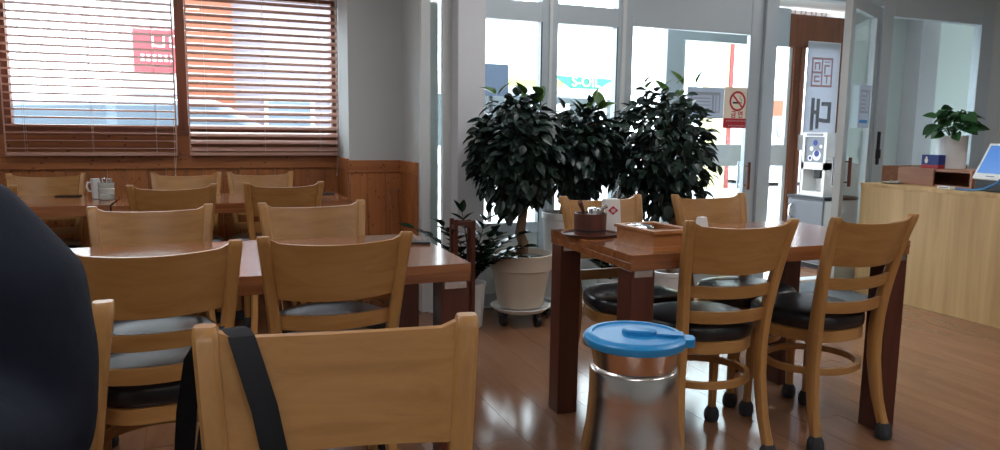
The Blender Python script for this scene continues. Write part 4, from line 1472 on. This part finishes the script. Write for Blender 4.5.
seal(m, -0.145, 1.58, 0.26)
m.build('red_seal_print', 'print_pale_red', t)
text('lettering', '대', 'print_grey', 0.32, t, T(0.0, -0.0040, 1.30) @ FACE_Y, mirror=True, bold=0.008)
m = MB()
for z in (0.98, 0.90, 0.84, 0.78):
    m.box(-0.17, -0.06, -0.0045, -0.0032, z, z + 0.035)
m.build('faded_print', 'print_pale_grey', t)

# shop sign over the outer door
t = thing('shop_sign_strip', 'white sign strip with faint lettering over the brown doorway', 'sign', (5.45, YO + 0.20, 2.12))
bx('strip', 'paper_white', (-1.15, 0.42, -0.02, 0.02, 0.12, 0.25), t)
m = MB()
rnd = random.Random(5)
x = -1.0
while x < 0.2:
    m.box(x, x + 0.02, -0.0215, -0.0202, 0.15, 0.22).box(x + 0.03, x + 0.075, -0.0215, -0.0202, 0.20, 0.22).box(x + 0.03, x + 0.075, -0.0215, -0.0202, 0.15, 0.168).box(x + 0.055, x + 0.075, -0.0215, -0.0202, 0.168, 0.20)
    x += 0.13
m.build('faint_print', 'print_pale_grey', t)['kind'] = 'stuff'

# ------------------------------------------------------------------ dispenser on its cabinet in the lobby
t = thing('lobby_cabinet', 'grey lobby cabinet with a chrome handle under the dispenser', 'cabinet', (4.90, 4.74, 0.0))
bx('body', 'white_panel', (-0.16, 0.20, -0.20, 0.20, 0.04, 0.585), t, 0.005)
bx('plinth', 'black_plastic', (-0.15, 0.19, -0.19, 0.19, 0.0, 0.039), t)
bx('top', 'dark_metal', (-0.185, 0.21, -0.21, 0.21, 0.586, 0.612), t, 0.003)
dr = bx('door', 'grey_door', (-0.182, -0.161, -0.195, 0.195, 0.05, 0.58), t, 0.008)
MB().tube([(-0.184, 0.145, 0.41), (-0.205, 0.145, 0.43), (-0.212, 0.145, 0.47), (-0.205, 0.145, 0.51), (-0.184, 0.145, 0.53)], 0.010, 8).build('handle', 'chrome', dr, smooth=True)
t = thing('capsule_dispenser', 'white dispenser with a picture window on the grey lobby cabinet', 'dispenser', (4.86, 4.72, 0.6125))
m = MB()
m.box(-0.10, 0.10, -0.13, 0.13, 0.0, 0.04).box(-0.10, 0.10, -0.13, 0.13, 0.225, 0.285).box(-0.10, 0.10, -0.13, 0.13, 0.50, 0.535)
m.box(-0.10, 0.10, -0.13, -0.105, 0.04, 0.50).box(-0.10, 0.10, 0.105, 0.13, 0.04, 0.50).box(0.05, 0.10, -0.105, 0.105, 0.04, 0.50)
m.build('casing', 'white_plastic', t)
bx('window', 'print_grey', (-0.088, -0.082, -0.104, 0.104, 0.286, 0.499), t)
m = MB()
for cy, cz, r in ((-0.02, 0.345, 0.045), (0.05, 0.32, 0.025), (-0.06, 0.42, 0.015), (0.04, 0.40, 0.02)):
    m.prism([(cy + r * cos(2 * pi * j / 16), cz + r * sin(2 * pi * j / 16)) for j in range(16)], -0.0895, -0.0885, 'X')
m.build('picture_print', 'paper_white', t)
m = MB()
for cy, cz, r in ((-0.02, 0.36, 0.028), (0.05, 0.32, 0.015), (0.0, 0.45, 0.025)):
    m.prism([(cy + r * cos(2 * pi * j / 16), cz + r * sin(2 * pi * j / 16)) for j in range(16)], -0.0905, -0.0897, 'X')
m.build('picture_print', 'tin_blue', t)
bx('header_strip', 'print_grey', (-0.1015, -0.1003, -0.09, 0.09, 0.508, 0.528), t)
bx('nozzle', 'black_plastic', (-0.06, 0.04, -0.04, 0.03, 0.15, 0.224), t, 0.005)

# ------------------------------------------------------------------ outside
struct(bx('ground_pavement', 'concrete', (-60, 80, YO + 0.2, 11.0, -0.20, -0.03)))
struct(bx('ground_road', 'asphalt', (-60, 80, 11.0, 24.0, -0.30, -0.14)))
struct(bx('ground_far', 'concrete', (-60, 100, 24.0, 120.0, -0.25, -0.05)))


def facade(name, label, cat, x0, x1, y0, y1, z1, mat, wins=(), wm='car_glass'):
    t = thing(name, label, cat, ((x0 + x1) / 2, y0, -0.05))
    hx = (x1 - x0) / 2
    bx('wall', mat, (-hx, hx, 0, y1 - y0, 0, z1), t)
    bx('parapet', mat, (-hx - 0.1, hx + 0.1, -0.1, y1 - y0 + 0.1, z1, z1 + 0.25), t)
    for a, b, c, d in wins:
        f = bx('window', 'aluminium_light', (a - 0.05, b + 0.05, -0.05, 0.02, c - 0.05, d + 0.05), t)
        bx('pane', wm, (a, b, -0.06, -0.051, c, d), f)
    return t


# petrol station across the road
t = thing('petrol_station', 'petrol station canopy with green and yellow fascia across the road', 'petrol station', (20.0, 45.0, -0.05))
bx('canopy', 'facade_white', (-6.0, 12.0, 0, 8, 4.15, 4.95), t)
bx('yellow_band', 'canopy_yellow', (-6.0, 2.7, -0.06, -0.005, 4.12, 4.62), t)
m = MB().prism([(1.9, 4.95), (7.6, 4.80), (6.2, 4.60), (5.4, 4.12), (3.2, 4.12)], -0.12, -0.065, 'Y')
m.build('green_band', 'canopy_green', t)
text('lettering', 'S-OIL', 'print_white', 0.95, t, T(4.35, -0.20, 4.55) @ FACE_Y, extrude=0.04)
for x in (-4.0, 1.5, 7.0, 11.0):
    bx('pillar', 'facade_white', (x - 0.3, x + 0.3, 2.0, 2.6, 0, 4.15), t)
for x in (1.0, 4.4, 8.5):
    bx('pump', 'facade_white', (x - 0.4, x + 0.4, 3.0, 3.6, 0, 3.2 if x == 4.4 else 1.9), t)
bx('kiosk', 'kiosk_blue', (-5.5, 11.5, 8.5, 12, 0, 3.9), t)
# low blue-grey building behind the station
facade('far_building', 'low pale blue building behind the petrol station', 'building', 20.0, 34.0, 62, 70, 6.1, 'paper_blue', [(-5, -3, 3, 4.5), (-1, 1, 3, 4.5), (3, 5, 3, 4.5)])
# dark blue sign board outside the entrance window
t = thing('street_board', 'square blue-grey sign board on a post outside the window', 'sign board', (3.12, 8.0, -0.03))
bx('panel', 'board_blue', (-0.21, 0.19, -0.02, 0.02, 1.56, 1.93), t, 0.004)
bx('post', 'dark_metal', (-0.03, 0.01, 0.021, 0.06, 0, 1.8), t)
# yellow and red pylon, orange shopfront
t = thing('yellow_pylon', 'tall yellow and red advertising pylon seen through the glass door', 'pylon', (11.2, 14.0, -0.15))
bx('yellow_face', 'pole_yellow', (-0.40, 0.02, -0.2, 0.2, 0, 4.2), t)
bx('red_edge', 'pole_red', (0.021, 0.13, -0.22, 0.22, 0, 4.2), t)
t = facade('orange_shopfront', 'orange framed shopfront beyond the outer door', 'shop', 12.55, 16.5, 14.0, 18.0, 2.1, 'facade_white', [(-1.7, -1.2, 0.4, 1.55)], 'paper_blue')
m = MB()
m.box(-1.95, -1.15, -0.12, -0.07, 1.62, 1.98).box(-1.30, -1.15, -0.12, -0.07, 0.2, 1.62)
m.build('orange_frame', 'facade_orange', t)
m = MB().prism([(-1.60 + 0.11 * cos(2 * pi * j / 16), 1.30 + 0.19 * sin(2 * pi * j / 16)) for j in range(16)], -0.10, -0.065, 'Y')
m.build('round_sign', 'print_grey', t)
# red shop sign building, seen through the left blind
t = facade('red_sign_shop', 'pale shop with a red sign seen through the flat-slatted blind', 'shop', -1.30, -0.25, 14.0, 17.0, 3.25, 'facade_white', [(-0.35, 0.40, 0.3, 1.6)])
bx('red_board', 'shop_red', (-0.31, 0.55, -0.14, -0.01, 2.10, 2.83), t)
bx('top_board', 'paper_white', (-0.31, 0.55, -0.14, -0.01, 2.835, 3.10), t)
bx('awning', 'facade_grey', (-0.45, 0.62, -0.5, -0.01, 1.72, 1.95), t)
m = MB()
for x, z, w_, h_ in ((-0.02, 2.52, 0.20, 0.18), (0.25, 2.52, 0.18, 0.18)):
    m.box(x, x + w_, -0.155, -0.141, z, z + 0.03).box(x, x + w_, -0.155, -0.141, z + h_, z + h_ + 0.03).box(x, x + 0.03, -0.155, -0.141, z + 0.03, z + h_).box(x + w_ - 0.03, x + w_, -0.155, -0.141, z + 0.03, z + h_)
x = -0.20
while x < 0.4:
    m.box(x, x + 0.06, -0.155, -0.141, 2.28, 2.31).box(x + 0.02, x + 0.04, -0.155, -0.141, 2.31, 2.37).box(x, x + 0.06, -0.155, -0.141, 2.37, 2.39)
    x += 0.09
m.build('lettering', 'print_white', t)
# orange and mauve building behind the tilted blind
t = facade('mauve_building', 'grey mauve building with an orange banner behind the tilted blind', 'building', 0.33, 2.3, 9.4, 12.0, 3.1, 'facade_mauve', [(0.2, 0.8, 0.9, 1.5), (-0.6, -0.1, 0.9, 1.5)])
bx('orange_banner', 'facade_orange', (-1.52, -0.99, -0.25, -0.1, 0.0, 3.2), t)


# parked car outside
def car(label, loc, rz):
    t = thing('parked_car', label, 'car', loc, rz)
    side = [(-2.1, 0.25), (2.1, 0.25), (2.15, 0.55), (2.05, 0.80), (1.25, 0.92), (0.65, 1.36), (-0.95, 1.40), (-1.65, 1.0), (-2.1, 0.92), (-2.18, 0.55)]
    MB().prism(side, -0.82, 0.82, 'Y').build('body', 'car_paint', t, bevel=0.05)
    for s in (-1, 1):
        for pts in ([(1.10, 0.95), (0.60, 1.31), (-0.10, 1.33), (-0.10, 0.95)], [(-0.18, 0.95), (-0.18, 1.33), (-0.92, 1.34), (-1.45, 1.0)]):
            MB().prism(pts, s * 0.825 - 0.006, s * 0.825 + 0.006, 'Y').build('side_window', 'car_glass', t)
        for x in (-1.3, 1.3):
            MB().tube([(x, s * 0.83 - s * 0.18, 0.31), (x, s * 0.83 + s * 0.02, 0.31)], 0.31, 20).build('wheel', 'black_plastic', t, smooth=True)
    ws = MB()
    ws.loft([[(1.22, -0.70, 0.945), (1.22, 0.70, 0.945), (0.70, 0.64, 1.335), (0.70, -0.64, 1.335)], [(1.235, -0.70, 0.955), (1.235, 0.70, 0.955), (0.715, 0.64, 1.345), (0.715, -0.64, 1.345)]])
    ws.build('windscreen', 'car_glass', t)
    return t


car('dark blue car parked outside the flat-slatted blind', (-0.9, 7.6, -0.03), radians(183))
